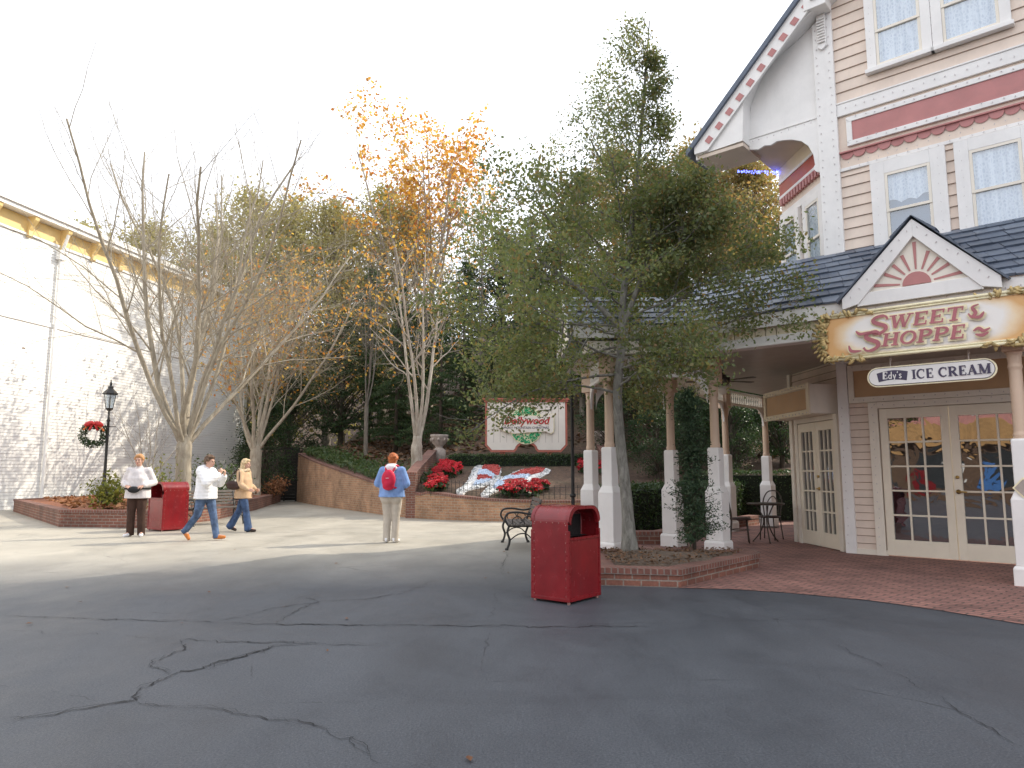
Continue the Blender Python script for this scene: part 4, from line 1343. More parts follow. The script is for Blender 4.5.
# ---- ceiling fan
fan = thing('ceiling_fan', 'dark ceiling fan with a light bowl under the porch ceiling', 'ceiling fan', (3.85, 12.9, 3.27), R(20))
f_ = MB(); f_.tube([(0, 0, 0), (0, 0, -.16)], .018, 8); f_.lathe([(.06, -.04), (.05, 0)], n=12); f_.build('rod', M['brown_metal'], fan)
f_ = MB(); f_.lathe([(.03, -.36), (.10, -.34), (.13, -.29), (.13, -.21), (.08, -.16), (.03, -.15)], n=20); f_.build('motor', M['brown_metal'], fan, True)
for i in range(5):
    f_ = MB(Matrix.Rotation(2 * PI * i / 5, 4, 'Z')); f_.box((.19, 0, -.27), (.14, .03, .012)); f_.prism([(.22, -.05), (.62, -.075), (.66, -.05), (.66, .05), (.62, .075), (.22, .05)], -.272, -.262, None, 'z')
    f_.build('blade', M['brown_metal'], fan)
f_ = MB(); f_.lathe([(.01, -.52), (.06, -.50), (.09, -.44), (.085, -.38), (.06, -.36)], n=16); f_.build('light_bowl', M['cream'], fan, True)

# ------------------------------------------------------------- street things
def bin_parts(t):
    """rounded-top bin: openings face local +x and -x, barrel axis along x"""
    w2, d2, zs, rr = .30, .235, .83, .16     # half width (y), half depth (x)
    top = zs + rr
    prof = [(-w2, .035), (-w2, zs)] + [(-w2 + rr - rr * math.cos(R(a)), zs + rr * math.sin(R(a))) for a in range(9, 91, 9)] + \
           [(w2 - rr + rr * math.sin(R(a)), zs + rr * math.cos(R(a))) for a in range(0, 82, 9)] + [(w2, zs), (w2, .035)]
    n = len(prof)
    m = MB()
    vs = [(-d2, y, z) for y, z in prof] + [(d2, y, z) for y, z in prof]
    m.add(vs, [(i, i + 1, n + i + 1, n + i) for i in range(n - 1)] + [(n - 1, 0, n, 2 * n - 1)])
    zo = .665
    for s_ in (-1, 1):   # lower front panels
        x0, x1 = s_ * (d2 - .012), s_ * (d2 + .004)
        m.bx(x0, x1, -w2 + .002, w2 - .002, .04, zo)
    b = m.build('bin_shell', M['canred'], t)
    for p_ in b.data.polygons: p_.use_smooth = False
    r_ = MB()            # raised rims and side seams
    for s_ in (-1, 1):
        pin = [(y * .87, .035 + (z - .035) * .965 if z > .5 else z) for y, z in prof]
        x0, x1 = s_ * (d2 - .03), s_ * (d2 + .014)
        vs = [(x1, y, z) for y, z in prof] + [(x1, y, z) for y, z in pin] + [(x0, y, z) for y, z in pin] + [(x0, y * 1.012, z + .004) for y, z in prof] + [(x1, y * 1.012, z + .004) for y, z in prof]
        k = n
        fs = []
        for i in range(1, n - 2):
            fs += [(i, i + 1, k + i + 1, k + i), (k + i, k + i + 1, 2 * k + i + 1, 2 * k + i), (3 * k + i, 3 * k + i + 1, 4 * k + i + 1, 4 * k + i)]
        r_.add(vs, fs)
        for yy in (-w2 + .01, w2 - .01):
            r_.bx(s_ * (d2 - .03), s_ * (d2 + .012), yy - .014, yy + .014, .03, .74)
        r_.bx(s_ * (d2 - .0), s_ * (d2 + .016), -w2 + .02, w2 - .02, zo - .02, zo + .006)
    r_.bx(-d2 - .01, d2 + .01, -w2 - .006, w2 + .006, .025, .06)
    r_.build('bin_rim', M['canrim'], t, bevel=.003)
    k_ = MB()
    k_.bx(-d2 + .03, d2 - .03, -w2 + .02, w2 - .02, .06, .60)
    k_.add([(-.10, -w2 + .01, zo), (.10, -w2 + .01, zo), (.10, w2 - .01, zo), (-.10, w2 - .01, zo)], [(0, 1, 2, 3)])
    for s_ in (-1, 1):   # sloping throat
        k_.add([(s_ * (d2 - .02), -w2 + .02, zo - .005), (s_ * (d2 - .02), w2 - .02, zo - .005), (s_ * .06, w2 - .02, .60), (s_ * .06, -w2 + .02, .60)], [(0, 1, 2, 3)])
    k_.add([(0, -w2 + .01, .5), (0, w2 - .01, .5), (0, w2 - .01, top - .1), (0, -w2 + .01, top - .1)], [(0, 1, 2, 3)])
    k_.build('bin_inside', M['candark'], t)
    v_ = MB()
    for s_ in (-1, 1):
        for i in range(9):
            for s2 in (-1, 1):
                v_.ell((s_ * (d2 - .03), s2 * (w2 + .002), .08 + i * .09), (.006, .004, .006), 6, 4)
        for i in range(8): v_.ell((s_ * (d2 - .03), -w2 + .03 + i * .0, .1 + i * .09), (.004, .004, .004), 5, 3)
    for i in range(6):
        for s2 in (-1, 1): v_.ell((-d2 + .04 + i * .078, s2 * (w2 + .002), zs - .01), (.006, .004, .006), 6, 4)
    v_.build('rivets', M['rivet'], t)
    f_ = MB()
    for sx_ in (-1, 1):
        for sy_ in (-1, 1): f_.lathe([(.018, 0), (.018, .035)], (sx_ * (d2 - .02), sy_ * (w2 - .03), 0), 8)
    f_.build('foot', M['rivet'], t)


bin1 = thing('litter_bin', 'tall red rounded-top litter bin in the foreground beside the brick planter', 'litter bin', (.585, 7.87, 0), math.atan2(-.63, .78), 'red litter bins')
bin_parts(bin1)
bin2 = dup(bin1, (-8.07, 16.95, 0), R(-127), 'red rounded-top litter bin in sunlight behind the woman with the waist bag', (1.25, 1.1, 1.13))


def bench_parts(t, L=1.5):
    for s_ in (0, 1):
        x = -L / 2 + .06 if s_ == 0 else L / 2 - .06
        m = MB()
        m.tube(catmull([(x, -.30, .0), (x, -.25, .16), (x, -.29, .30), (x, -.26, .41)], 4), .021, 7)
        m.tube(catmull([(x, .20, 0), (x, .15, .16), (x, .20, .32), (x, .17, .42), (x, .24, .62), (x, .30, .84)], 4), .021, 7)
        m.tube([(x, -.27, .41), (x, .18, .41)], .018, 7)
        m.tube(catmull([(x, -.26, .41), (x, -.33, .52), (x, -.28, .63), (x, -.1, .65), (x, .1, .62), (x, .23, .64)], 4), .019, 7)
        m.tube(catmull([(x, -.27, .15), (x, -.1, .27), (x, .05, .27), (x, .17, .16)], 4), .012, 6)
        m.tube(catmull([(x, -.18, .42), (x, -.2, .52), (x, -.10, .58), (x, -.02, .50), (x, -.08, .46)], 4), .009, 6)
        m.tube(catmull([(x, .02, .42), (x, .0, .54), (x, .10, .58), (x, .15, .50)], 4), .009, 6)
        for y_ in (-.30, .20): m.lathe([(.035, 0), (.03, .02), (.02, .04)], (x, y_, 0), 8)
        m.build('cast_iron_end', M['iron'], t, True)
    for i in range(6):
        m = MB(); y = -.25 + i * .082
        m.box((0, y, .438 - .006 * math.sin(i * PI / 5)), (L, .062, .026)); m.build('seat_slat', M['slat'], t, bevel=.004)
    for i in range(5):
        m = MB(); z = .53 + i * .078
        m.box((0, .215 + i * .022, z), (L, .024, .062), Matrix.Rotation(R(-15), 3, 'X')); m.build('back_slat', M['slat'], t, bevel=.004)


bench1 = thing('bench', 'slatted bench with black scrolled iron ends behind the foreground litter bin', 'bench', (.16, 13.35, 0), R(-86), 'iron and slat benches')
bench_parts(bench1)
bench2 = dup(bench1, (-7.75, 18.75, 0), R(52), 'dark slatted iron bench behind the man in the white coat')


# lamp post with lantern
def lamp(t):
    m = MB(); m.lathe([(.14, 0), (.14, .06), (.10, .12), (.09, .42), (.055, .55), (.05, .6), (.038, 1.2), (.036, 2.25), (.055, 2.28), (.03, 2.34), (.03, 2.55)], n=12)
    m.tube([(-.22, 0, 2.12), (.22, 0, 2.12)], .012, 6); m.build('post', M['iron'], t, True)
    m = MB()
    m.lathe([(.03, 2.55), (.09, 2.60), (.10, 2.64)], n=8)
    for i in range(6):
        a = i * PI / 3; m.tube([(.10 * math.cos(a), .10 * math.sin(a), 2.63), (.165 * math.cos(a), .165 * math.sin(a), 3.02)], .009, 5)
    m.lathe([(.19, 3.02), (.20, 3.05), (.10, 3.16), (.07, 3.19), (.07, 3.24), (.03, 3.28), (.035, 3.33), (.012, 3.40), (.012, 3.44)], n=6)
    m.build('lantern', M['iron'], t)
    m = MB(); m.lathe([(.092, 2.64), (.155, 3.02)], n=6); m.build('lantern_glass', M['lampglass'], t)
    m = MB(); m.lathe([(.02, 2.64), (.03, 2.75), (.045, 2.84), (.03, 2.93), (.01, 2.96)], n=10); m.build('bulb', M['cream'], t, True)


M['lampglass'] = clearpane('lantern glass')
lp = thing('lamp_post', 'dark iron lantern lamp post standing in the left planter', 'lamp post', (-11.35, 20.0, .5), 0)
lamp(lp)
mp = thing('metal_pole', 'slim dark metal pole behind the foreground litter bin', 'pole', (1.10, 13.0, 0), 0)
m = MB(); m.lathe([(.09, 0), (.09, .03), (.045, .06), (.032, .3), (.032, 3.1), (.05, 3.12), (.05, 3.18), (.01, 3.24)], n=12); m.build('shaft', M['iron'], mp, True)
m = MB(); m.lathe([(.05, .9), (.055, .93), (.05, .96)], n=12); m.build('collar', M['iron'], mp, True)

# wreath on the lamp post
wr = thing('christmas_wreath', 'green Christmas wreath with red and orange bow hanging from the lamp post', 'wreath', (-11.68, 19.9, 2.38), R(25))
rg = random.Random(5); m = MB()
for i in range(900):
    a = rg.uniform(0, 2 * PI); b = rg.uniform(0, 2 * PI); r2 = rg.uniform(.03, .12)
    c = V(((.27 + r2 * math.cos(b)) * math.cos(a), r2 * math.sin(b), (.27 + r2 * math.cos(b)) * math.sin(a)))
    d = V((rg.gauss(0, 1), rg.gauss(0, 1), rg.gauss(0, 1))).normalized() * .05; e = d.cross(V((rg.random(), rg.random(), rg.random()))).normalized() * .016
    m.add([c - d, c + e, c + d, c - e], [(0, 1, 2, 3)])
m.build('greenery', M['lf_dark'], wr)
m = MB()
for sx_ in (-1, 1):
    m.ell((sx_ * .12, -.13, .30), (.13, .05, .07), 10, 6, Matrix.Rotation(sx_ * .4, 3, 'Y'))
    m.tube([(sx_ * .03, -.14, .28), (sx_ * .10, -.15, .12)], [.03, .035], 6, flat=(1, .4, 1))
m.ell((0, -.15, .30), (.045, .04, .045), 8, 6)
m.build('bow', M['red'], wr, True)
m = MB()
for i in range(14):
    a = rg.uniform(R(20), R(160)); m.ell((.27 * math.cos(a), -.12, .27 * math.sin(a)), (.03, .03, .03), 8, 6)
m.build('ornaments', M['orange'], wr, True)


# brick planters
def planter(name, label, poly, h, soilmat, thick=.22, hsoil=.05, wallmat='brick'):
    t = thing(name, label, 'planter', (0, 0, 0))
    wl, cp = brick_run(poly, [h] * len(poly), thick, True)
    wl.build('brick_side', M[wallmat], t); cp.build('cap_course', M['capbrick'], t)
    cx = sum(p[0] for p in poly) / len(poly); cy = sum(p[1] for p in poly) / len(poly)
    # mounded soil, finely divided
    m = MB(); n = len(poly); rings = 9; vs = []; per = 10
    ed = []
    for i in range(n):
        for k in range(per):
            a, b = poly[i], poly[(i + 1) % n]; ed.append((a[0] + (b[0] - a[0]) * k / per, a[1] + (b[1] - a[1]) * k / per))
    for r in range(rings):
        u = 1 - r / rings
        for x, y in ed:
            X, Y = cx + (x - cx) * (u * .96), cy + (y - cy) * (u * .96)
            vs.append((X, Y, h - hsoil + (1 - u * u) * .10 + .05 * noise.noise(V((X * 2.2, Y * 2.2, 1)))))
    vs.append((cx, cy, h + .06)); N = len(ed)
    fs = [(r * N + i, r * N + (i + 1) % N, (r + 1) * N + (i + 1) % N, (r + 1) * N + i) for r in range(rings - 1) for i in range(N)] + [((rings - 1) * N + i, (rings - 1) * N + (i + 1) % N, len(vs) - 1) for i in range(N)]
    m.add(vs, fs); m.build('soil', M[soilmat], t, True)
    return t


def inpoly(x, y, poly):
    c = False; j = len(poly) - 1
    for i in range(len(poly)):
        if (poly[i][1] > y) != (poly[j][1] > y) and x < (poly[j][0] - poly[i][0]) * (y - poly[i][1]) / (poly[j][1] - poly[i][1]) + poly[i][0]: c = not c
        j = i
    return c


PL1 = [(1.02, 8.78), (1.98, 8.60), (3.50, 10.32), (3.55, 10.75), (1.1, 10.85)]
planter('brick_planter', 'low brick planter around the foreground tree beside the red litter bin', PL1, .21, 'soil')
PL2 = [(-17.2, 24.9), (-11.2, 17.9), (-8.75, 17.5), (-8.35, 20.2), (-9.2, 26), (-10.6, 33), (-13, 38), (-15.5, 36)]
planter('brick_planter', 'long low brick planter with shrubs and bare trees along the white building', PL2, .42, 'redmulch')


def litter(name, label, poly, z, n, mat, s0, s1, seed, zf=None):
    rg = random.Random(seed); m = MB()
    xs = [p[0] for p in poly]; ys = [p[1] for p in poly]
    k = 0
    while k < n:
        x, y = rg.uniform(min(xs), max(xs)), rg.uniform(min(ys), max(ys))
        if not inpoly(x, y, poly): continue
        s_ = rg.uniform(s0, s1); a = V((rg.gauss(0, 1), rg.gauss(0, 1), rg.gauss(0, .35))).normalized() * s_; b = a.cross(V((rg.gauss(0, .3), rg.gauss(0, .3), 1))).normalized() * s_ * .6
        c = V((x, y, (zf(x, y) if zf else z) + rg.uniform(.01, .06)))
        m.add([c - a, c - b, c + a, c + b], [(0, 1, 2, 3)]); k += 1
    return tag(m.build(name, M[mat]), label, 'leaves', None, 'stuff')


litter('fallen_leaves', 'russet leaf litter covering the long planter', [(-16.2, 24.8), (-11.1, 18.2), (-8.8, 17.8), (-8.5, 20.5), (-9.6, 26), (-11, 32), (-14, 34)], .45, 3500, 'lf_rust', .05, .11, 3)
litter('mulch_chips', 'dry leaf and bark bits on the small planter soil', [(1.2, 8.95), (1.9, 8.85), (3.3, 10.35), (3.3, 10.55), (1.25, 10.65)], .215, 1300, 'lf_hill', .015, .035, 6)
litter('fallen_leaves', 'brown leaf litter spread over the hillside', [(-9, 33), (-3.0, 24.2), (-2.3, 27.2), (3, 27.2), (10, 26), (14, 36), (4, 44), (-8, 44)], 0, 9000, 'lf_hill', .07, .15, 9, hillz)

# brick kerb under the terrace columns
kb = thing('brick_kerb', 'low brick kerb between the terrace columns and the hedge', 'kerb', (0, 0, 0))
wl, cp = brick_run([(.9, 13.7), (2.85, 13.62), (4.75, 16.7), (6.4, 18.75)], [.24] * 4, .25)
wl.build('brick_face', M['brick'], kb); cp.build('cap_course', M['capbrick'], kb)

# ---- the garden bed: sloping side wall, urn, border fence, pebble butterfly, sign
sw_ = thing('sloping_brick_wall', 'pinkish brick side wall climbing the slope left of the butterfly bed', 'wall', (0, 0, 0))
pts = [(-2.86, 21.3), (-2.84, 22.6), (-2.8, 24.0), (-2.75, 25.9)]
wl, cp = brick_run(pts, [bedz(x, y) + .52 for x, y in pts], .28)
wl.build('brick_face', M['brick'], sw_); cp.build('cap_course', M['capbrick'], sw_)
urn = thing('stone_urn', 'weathered pinkish stone urn standing at the top of the sloping brick wall', 'urn', (-2.66, 26.1, bedz(-2.66, 26.1) + .0))
m = MB(); m.lathe([(.24, 0), (.24, .45), (.18, .50), (.12, .56), (.16, .62), (.26, .72), (.31, .92), (.33, .96), (.33, 1.02), (.27, 1.02), (.24, .98)], n=18); m.build('bowl', M['concrete'], urn, True)
m = MB()
for i in range(8): m.ell((.30 * math.cos(i * PI / 4), .30 * math.sin(i * PI / 4), .84), (.05, .05, .07), 7, 5)
m.build('relief', M['concrete'], urn, True)
sw2 = thing('sloping_brick_wall', 'dark brick side wall climbing the slope right of the butterfly bed, behind the porch columns', 'wall', (0, 0, 0))
pts = [(3.2, 20.6), (3.25, 22), (3.3, 23.5), (3.3, 25.6)]
wl, cp = brick_run(pts, [bedz(x, y) + .6 for x, y in pts], .28)
wl.build('brick_face', M['brick'], sw2); cp.build('cap_course', M['capbrick'], sw2)
u2 = dup(urn, (3.2, 25.9, bedz(3.2, 25.9)), 0, 'stone urn half hidden behind the white porch columns')
bf = thing('border_fence', 'thin black wire border fence along the top of the curved brick wall', 'fence', (0, 0, 0))
m = MB()
fp = [p for p in catmull(WALL, 14) if -2.9 < p[0] < 3.2]
for (x0, y0), (x1, y1) in zip(fp[:-1], fp[1:]):
    z0, z1 = bedz(x0, y0 + .38), bedz(x1, y1 + .38)
    m.tube([(x0, y0 + .38, z0 + .30), (x1, y1 + .38, z1 + .30)], .006, 4); m.tube([(x0, y0 + .38, z0 + .10), (x1, y1 + .38, z1 + .10)], .005, 4)
    m.tube([(x0, y0 + .38, z0 - .03), (x0, y0 + .38, z0 + .36)], .007, 4)
m.build('wire_panel', M['iron'], bf)


def bedpatch(mb, poly, dz, mi):
    mb.prism([(x, y) for x, y in poly], 0, 1, mi, 'z')
    # re-seat on the slope
    n = 2 * len(poly)
    for k in range(len(mb.v) - n, len(mb.v)):
        p = mb.v[k]; up = p.z > .5
        mb.v[k] = V((p.x, p.y, bedz(p.x, p.y) + (dz if up else -.05)))


bt = thing('butterfly_emblem', 'large butterfly emblem of white, red and blue pebbles laid on the sloping bed', 'flower bed emblem', (0, 0, 0))
BF = {
    'lw': [(-1.62, 20.83), (-1.5, 21.2), (-1.39, 21.89), (-1.34, 22.97), (-1.32, 23.78), (-1.22, 24.66), (-1.01, 25.19), (-.7, 25.25), (-.46, 24.79), (-.36, 24.03), (-.37, 23.08), (-.49, 22.53), (-.65, 21.89), (-.86, 21.4), (-1.11, 21.2), (-1.26, 20.92), (-1.4, 20.52), (-1.55, 20.52)],
    'rw': [(-.88, 20.38), (-.83, 20.83), (-.68, 21.49), (-.62, 22.21), (-.45, 22.85), (-.26, 22.63), (.02, 23.43), (.31, 24.03), (.76, 24.28), (1.16, 24.2), (1.3, 23.91), (1.18, 23.31), (.9, 22.7), (.56, 22.21), (.19, 21.69), (-.11, 21.3), (-.41, 20.88), (-.68, 20.24), (-.83, 20.2)]}
INN = [('stone_red', [(-.95, 24.4), (-.75, 24.93), (-.54, 24.66), (-.43, 24.03), (-.46, 23.19), (-.57, 23.19), (-.74, 23.78), (-.96, 24.03)]),
       ('stone_blue', [(-1.05, 23.78), (-.8, 23.66), (-.59, 22.97), (-.63, 22.57), (-.83, 22.97), (-1.07, 23.08)]),
       ('stone_red', [(-1.06, 22.85), (-.82, 22.92), (-.65, 22.53), (-.76, 22.31), (-1.05, 22.31)]),
       ('stone_blue', [(-1.08, 22.0), (-.89, 22.31), (-.69, 22.21), (-.92, 21.79), (-1.12, 21.49)]),
       ('stone_red', [(.11, 23.19), (.36, 23.78), (.76, 24.08), (1.02, 23.95), (.93, 23.54), (.63, 23.19), (.35, 23.01), (.02, 22.92)]),
       ('stone_blue', [(-.17, 22.7), (.2, 22.97), (.51, 22.97), (.43, 22.57), (.02, 22.35), (-.26, 22.21)]),
       ('stone_red', [(-.25, 22.1), (.02, 22.31), (.34, 22.42), (.11, 21.89), (-.2, 21.69)]),
       ('stone_blue', [(-.53, 21.3), (-.43, 22.1), (-.25, 21.89), (-.27, 21.49), (-.42, 21.2)])]
rg = random.Random(2)
for k in ('lw', 'rw'):
    m = MB(); bedpatch(m, BF[k], .03, 0)
    cx = sum(p[0] for p in BF[k]) / len(BF[k]); cy = sum(p[1] for p in BF[k]) / len(BF[k])
    for i in range(420):   # pebble rim
        a = rg.randrange(len(BF[k])); t = rg.random(); p, q = BF[k][a], BF[k][(a + 1) % len(BF[k])]
        u = rg.uniform(.72, 1.0); x = cx + (p[0] + (q[0] - p[0]) * t - cx) * u; y = cy + (p[1] + (q[1] - p[1]) * t - cy) * u
        r = rg.uniform(.022, .04); m.ell((x, y, bedz(x, y) + .035), (r, r, r * .7), 5, 4, None, rg.choice((0, 0, 1)))
    m.build('wing', [M['stone_white'], M['stone_grey']], bt)
for mn, poly in INN:
    cx = sum(p[0] for p in poly) / len(poly); cy = sum(p[1] for p in poly) / len(poly)
    poly = [(cx + (x - cx) * 1.18, cy + (y - cy) * 1.18) for x, y in poly]
    m = MB(); bedpatch(m, poly, .065 if mn == 'stone_red' else .07, 0)
    for i in range(90):
        a = rg.randrange(len(poly)); p = poly[a]; q = poly[(a + 1) % len(poly)]; t = rg.random(); u = rg.random() ** .5
        x = cx + (p[0] + (q[0] - p[0]) * t - cx) * u; y = cy + (p[1] + (q[1] - p[1]) * t - cy) * u
        r = rg.uniform(.022, .04); m.ell((x, y, bedz(x, y) + .072), (r, r, r * .7), 5, 4)
    m.build('wing_marking', M[mn], bt)

# big park sign on two posts
gs = thing('park_sign', 'large cream board sign with pink frame and round green emblem on the hillside', 'sign', (.51, 25.7, 0), 0)
G2 = Matrix(((1, 0, 0, 0), (0, -1, 0, 0), (0, 0, 1, 0), (0, 0, 0, 1)))
zb = 2.06
outl = [(-1.48, 3.93), (-1.48, 2.30), (-1.26, 2.06), (-.42, 2.06)] + [(-.42 + .09 + .33 * (1 - math.cos(R(a))) * 1.0, 2.06 + .10 + .20 * math.sin(R(a))) for a in range(0, 91, 18)] + \
       [(.42 - .09 - .33 * (1 - math.cos(R(a))), 2.06 + .10 + .20 * math.sin(R(a))) for a in range(90, -1, -18)] + [(.42, 2.06), (1.26, 2.06), (1.48, 2.30), (1.48, 3.93)]
def inset(poly, k):
    out = []
    for i in range(len(poly)):
        a, p, q = V(poly[i - 1]), V(poly[i]), V(poly[(i + 1) % len(poly)])
        d1 = (p - a).normalized() if (p - a).length > 1e-6 else V((1, 0)); d2 = (q - p).normalized() if (q - p).length > 1e-6 else d1
        n1 = V((-d1.y, d1.x)); n2 = V((-d2.y, d2.x)); mm = (n1 + n2).normalized()
        out.append(tuple(p + mm * k / max(.5, mm.dot(n1))))
    return out
m = MB(G2); m.prism(outl, 0, .05); m.build('frame', M['signtrim'], gs)
m = MB(G2); inn_ = inset(outl, .075); m.prism(inn_, .052, .058)
m.build('board', M['signbd'], gs)
m = MB(G2)
for i in range(1, 12):
    x = -1.4 + i * .233; m.bx(x - .006, x + .006, .0585, .0595, 2.40, 3.84)
m.build('board_groove', M['concrete'], gs)
m = MB(G2); m.bx(-1.58, 1.58, -.05, .14, 3.93, 4.0); m.bx(-1.52, 1.52, -.02, .10, 3.86, 3.93); m.build('cornice', M['signtrim'], gs, bevel=.01)
for x in (-.85, .85):
    m = MB(G2); m.bx(x - .09, x + .09, -.14, -.002, .9, 3.5); m.build('post', M['signtrim'], gs)
m = MB(G2); m.prism([(.62 * math.cos(2 * PI * i / 40), 3.03 + .70 * math.sin(2 * PI * i / 40)) for i in range(40)], .06, .09, 1)
for i in range(700):
    a = rg.uniform(0, 2 * PI); r = .97 * rg.random() ** .5; c = V((.60 * r * math.cos(a), rg.uniform(.09, .13), 3.03 + .68 * r * math.sin(a)))
    d = V((rg.gauss(0, 1), .4, rg.gauss(0, 1))).normalized() * .05; e = d.cross(V((0, 1, 0))).normalized() * .02
    m.add([c - d, c + e, c + d, c - e], [(0, 1, 2, 3)], 0)
m.build('green_roundel', [M['green'], M['goldline']], gs)
rib = [(-.98, 3.42), (-.55, 3.33), (0, 3.36), (.55, 3.33), (.98, 3.42), (.98, 2.92), (.96, 2.78), (.85, 2.72), (.70, 2.80), (.35, 2.78), (0, 2.76), (-.40, 2.72), (-.78, 2.80), (-.98, 2.98)]
m = MB(G2); m.prism([(x * 1.03, 3.07 + (z - 3.07) * 1.06) for x, z in rib], .135, .150, 1); m.prism(rib, .1505, .165, 0); m.build('banner', [M['signbd'], M['goldline']], gs)


def bfont(text, size, mat, parent, name, x, z, y, shear=0, offset=0):
    cu = bpy.data.curves.new(name, 'FONT'); cu.body = text; cu.size = size; cu.align_x = 'CENTER'; cu.shear = shear; cu.offset = offset; cu.extrude = .006
    o = bpy.data.objects.new(name, cu); col.objects.link(o)
    bpy.context.view_layer.update()
    me = bpy.data.meshes.new_from_object(o.evaluated_get(bpy.context.evaluated_depsgraph_get()))
    bpy.data.objects.remove(o)
    me.materials.clear(); me.materials.append(mat)
    o = bpy.data.objects.new(name, me); col.objects.link(o); o.parent = parent
    o.location = (x, y, z); o.rotation_euler = (R(90), 0, 0)
    return o


bfont('Dollywood', .36, M['red'], gs, 'lettering', 0, 3.06, -.172, .25, .008)
bfont('SMOKY MOUNTAIN CHRISTMAS', .115, M['navy'], gs, 'small_lettering', -.02, 2.89, -.170)

# left: white clapboard building
WB = thing('white_building', 'tall white clapboard building with golden bracketed cornice on the left', 'building', (-18.2, 25.3, 0), R(90) - math.atan2(.19, .98))
# local x runs along the wall away from the camera, y to the left (into the building)
L0, L1, HB = -17.0, 15.6, 11.1
m = MB(); m.T = Matrix(((1, 0, 0, 0), (0, -1, 0, 0), (0, 0, 1, 0), (0, 0, 0, 1)))
siding(m, K(L0), K(L1), 0, HB - .9, .125, 0, .008)
m.add([(L0, 0, HB - 1), (L1, 0, HB - 1), (L1, 0, HB), (L0, 0, HB)], [(0, 1, 2, 3)])
m.add([(L1, 0, 0), (L1, -9, 0), (L1, -9, HB), (L1, 0, HB)], [(0, 1, 2, 3)]); m.add([(L0, 0, 0), (L0, -9, 0), (L0, -9, HB), (L0, 0, HB)], [(0, 1, 2, 3)])
m.add([(L0, -9, 0), (L1, -9, 0), (L1, -9, HB), (L0, -9, HB)], [(0, 1, 2, 3)]); m.add([(L0, 0, HB), (L1, 0, HB), (L1, -9, HB), (L0, -9, HB)], [(0, 1, 2, 3)])
m.build('wall', [M['bldwhite'], M['whiteshade']], WB)
m = MB(); m.T = G2
m.bx(L0, L1 + .3, 0, .52, HB - .12, HB + .10); m.bx(L0, L1 + .2, 0, .44, HB - .28, HB - .12); m.bx(L0, L1, 0, .06, HB - 1.0, HB - .9)
m.build('cornice', M['bldwhite'], WB)
m = MB(); m.T = G2
m.bx(L0, L1, .0, .035, HB - .88, HB - .30)
m.build('cornice_panel', M['bldgold'], WB)
x = L0 + .4; first = None
while x < L1:
    if first is None:
        m = MB(); m.T = Matrix(((0, 1, 0, 0), (-1, 0, 0, 0), (0, 0, 1, 0), (0, 0, 0, 1)))
        m.prism([(.03, HB - 1.05), (.16, HB - 1.0), (.14, HB - .8), (.22, HB - .62), (.32, HB - .5), (.38, HB - .42), (.40, HB - .28), (.03, HB - .28)], -.09, .09)
        first = o = m.build('bracket', M['bldgold'], WB)
    else:
        o = first.copy(); col.objects.link(o)
    o.location = (x, 0, 0); x += 1.55
m = MB(); m.T = G2
m.tube([(1.9, .12, 0.1), (1.9, .12, HB - 1.3), (1.9, .40, HB - .5)], .06, 8); m.bx(1.75, 2.05, .02, .24, HB - 1.5, HB - 1.15)
m.build('downpipe', M['bldwhite'], WB)
m = MB(); m.T = G2; m.bx(L1 - .3, L1, 0, .05, 0, HB - 1.0); m.bx(L0, L1, 0, .04, 6.9, 7.05); m.build('trim_board', M['bldwhite'], WB)

# dark gate at the far left end of the path
gt = thing('wooden_gate', 'dark brown boarded gate in deep shade at the end of the path', 'gate', (-10.0, 33.45, 0), R(168))
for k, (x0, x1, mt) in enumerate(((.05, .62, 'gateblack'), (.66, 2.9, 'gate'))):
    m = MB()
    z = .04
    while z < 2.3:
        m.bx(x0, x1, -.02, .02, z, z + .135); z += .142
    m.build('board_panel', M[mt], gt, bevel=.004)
m = MB(); m.bx(-.04, .05, -.06, .06, 0, 2.5); m.bx(2.9, 3.02, -.06, .06, 0, 2.5); m.bx(-.04, 3.02, -.07, .07, 2.38, 2.5); m.bx(.62, .66, -.03, .05, 0, 2.38)
m.build('gate_frame', M['gateblack'], gt)

# terrace: cafe table and two bentwood chairs
tb_ = thing('cafe_table', 'small round cafe table between two bentwood chairs on the terrace', 'table', (4.92, 14.0, 0))
m = MB(); m.lathe([(.33, .72), (.35, .735), (.35, .75), (.33, .755)], n=28); m.build('table_top', M['brown_metal'], tb_, True)
m = MB()
for i in range(3):
    a = i * 2 * PI / 3 + .4; m.tube(catmull([(.28 * math.cos(a), .28 * math.sin(a), 0), (.12 * math.cos(a), .12 * math.sin(a), .2), (.05 * math.cos(a), .05 * math.sin(a), .45), (.2 * math.cos(a), .2 * math.sin(a), .72)], 4), .013, 6)
m.build('table_base', M['brown_metal'], tb_, True)


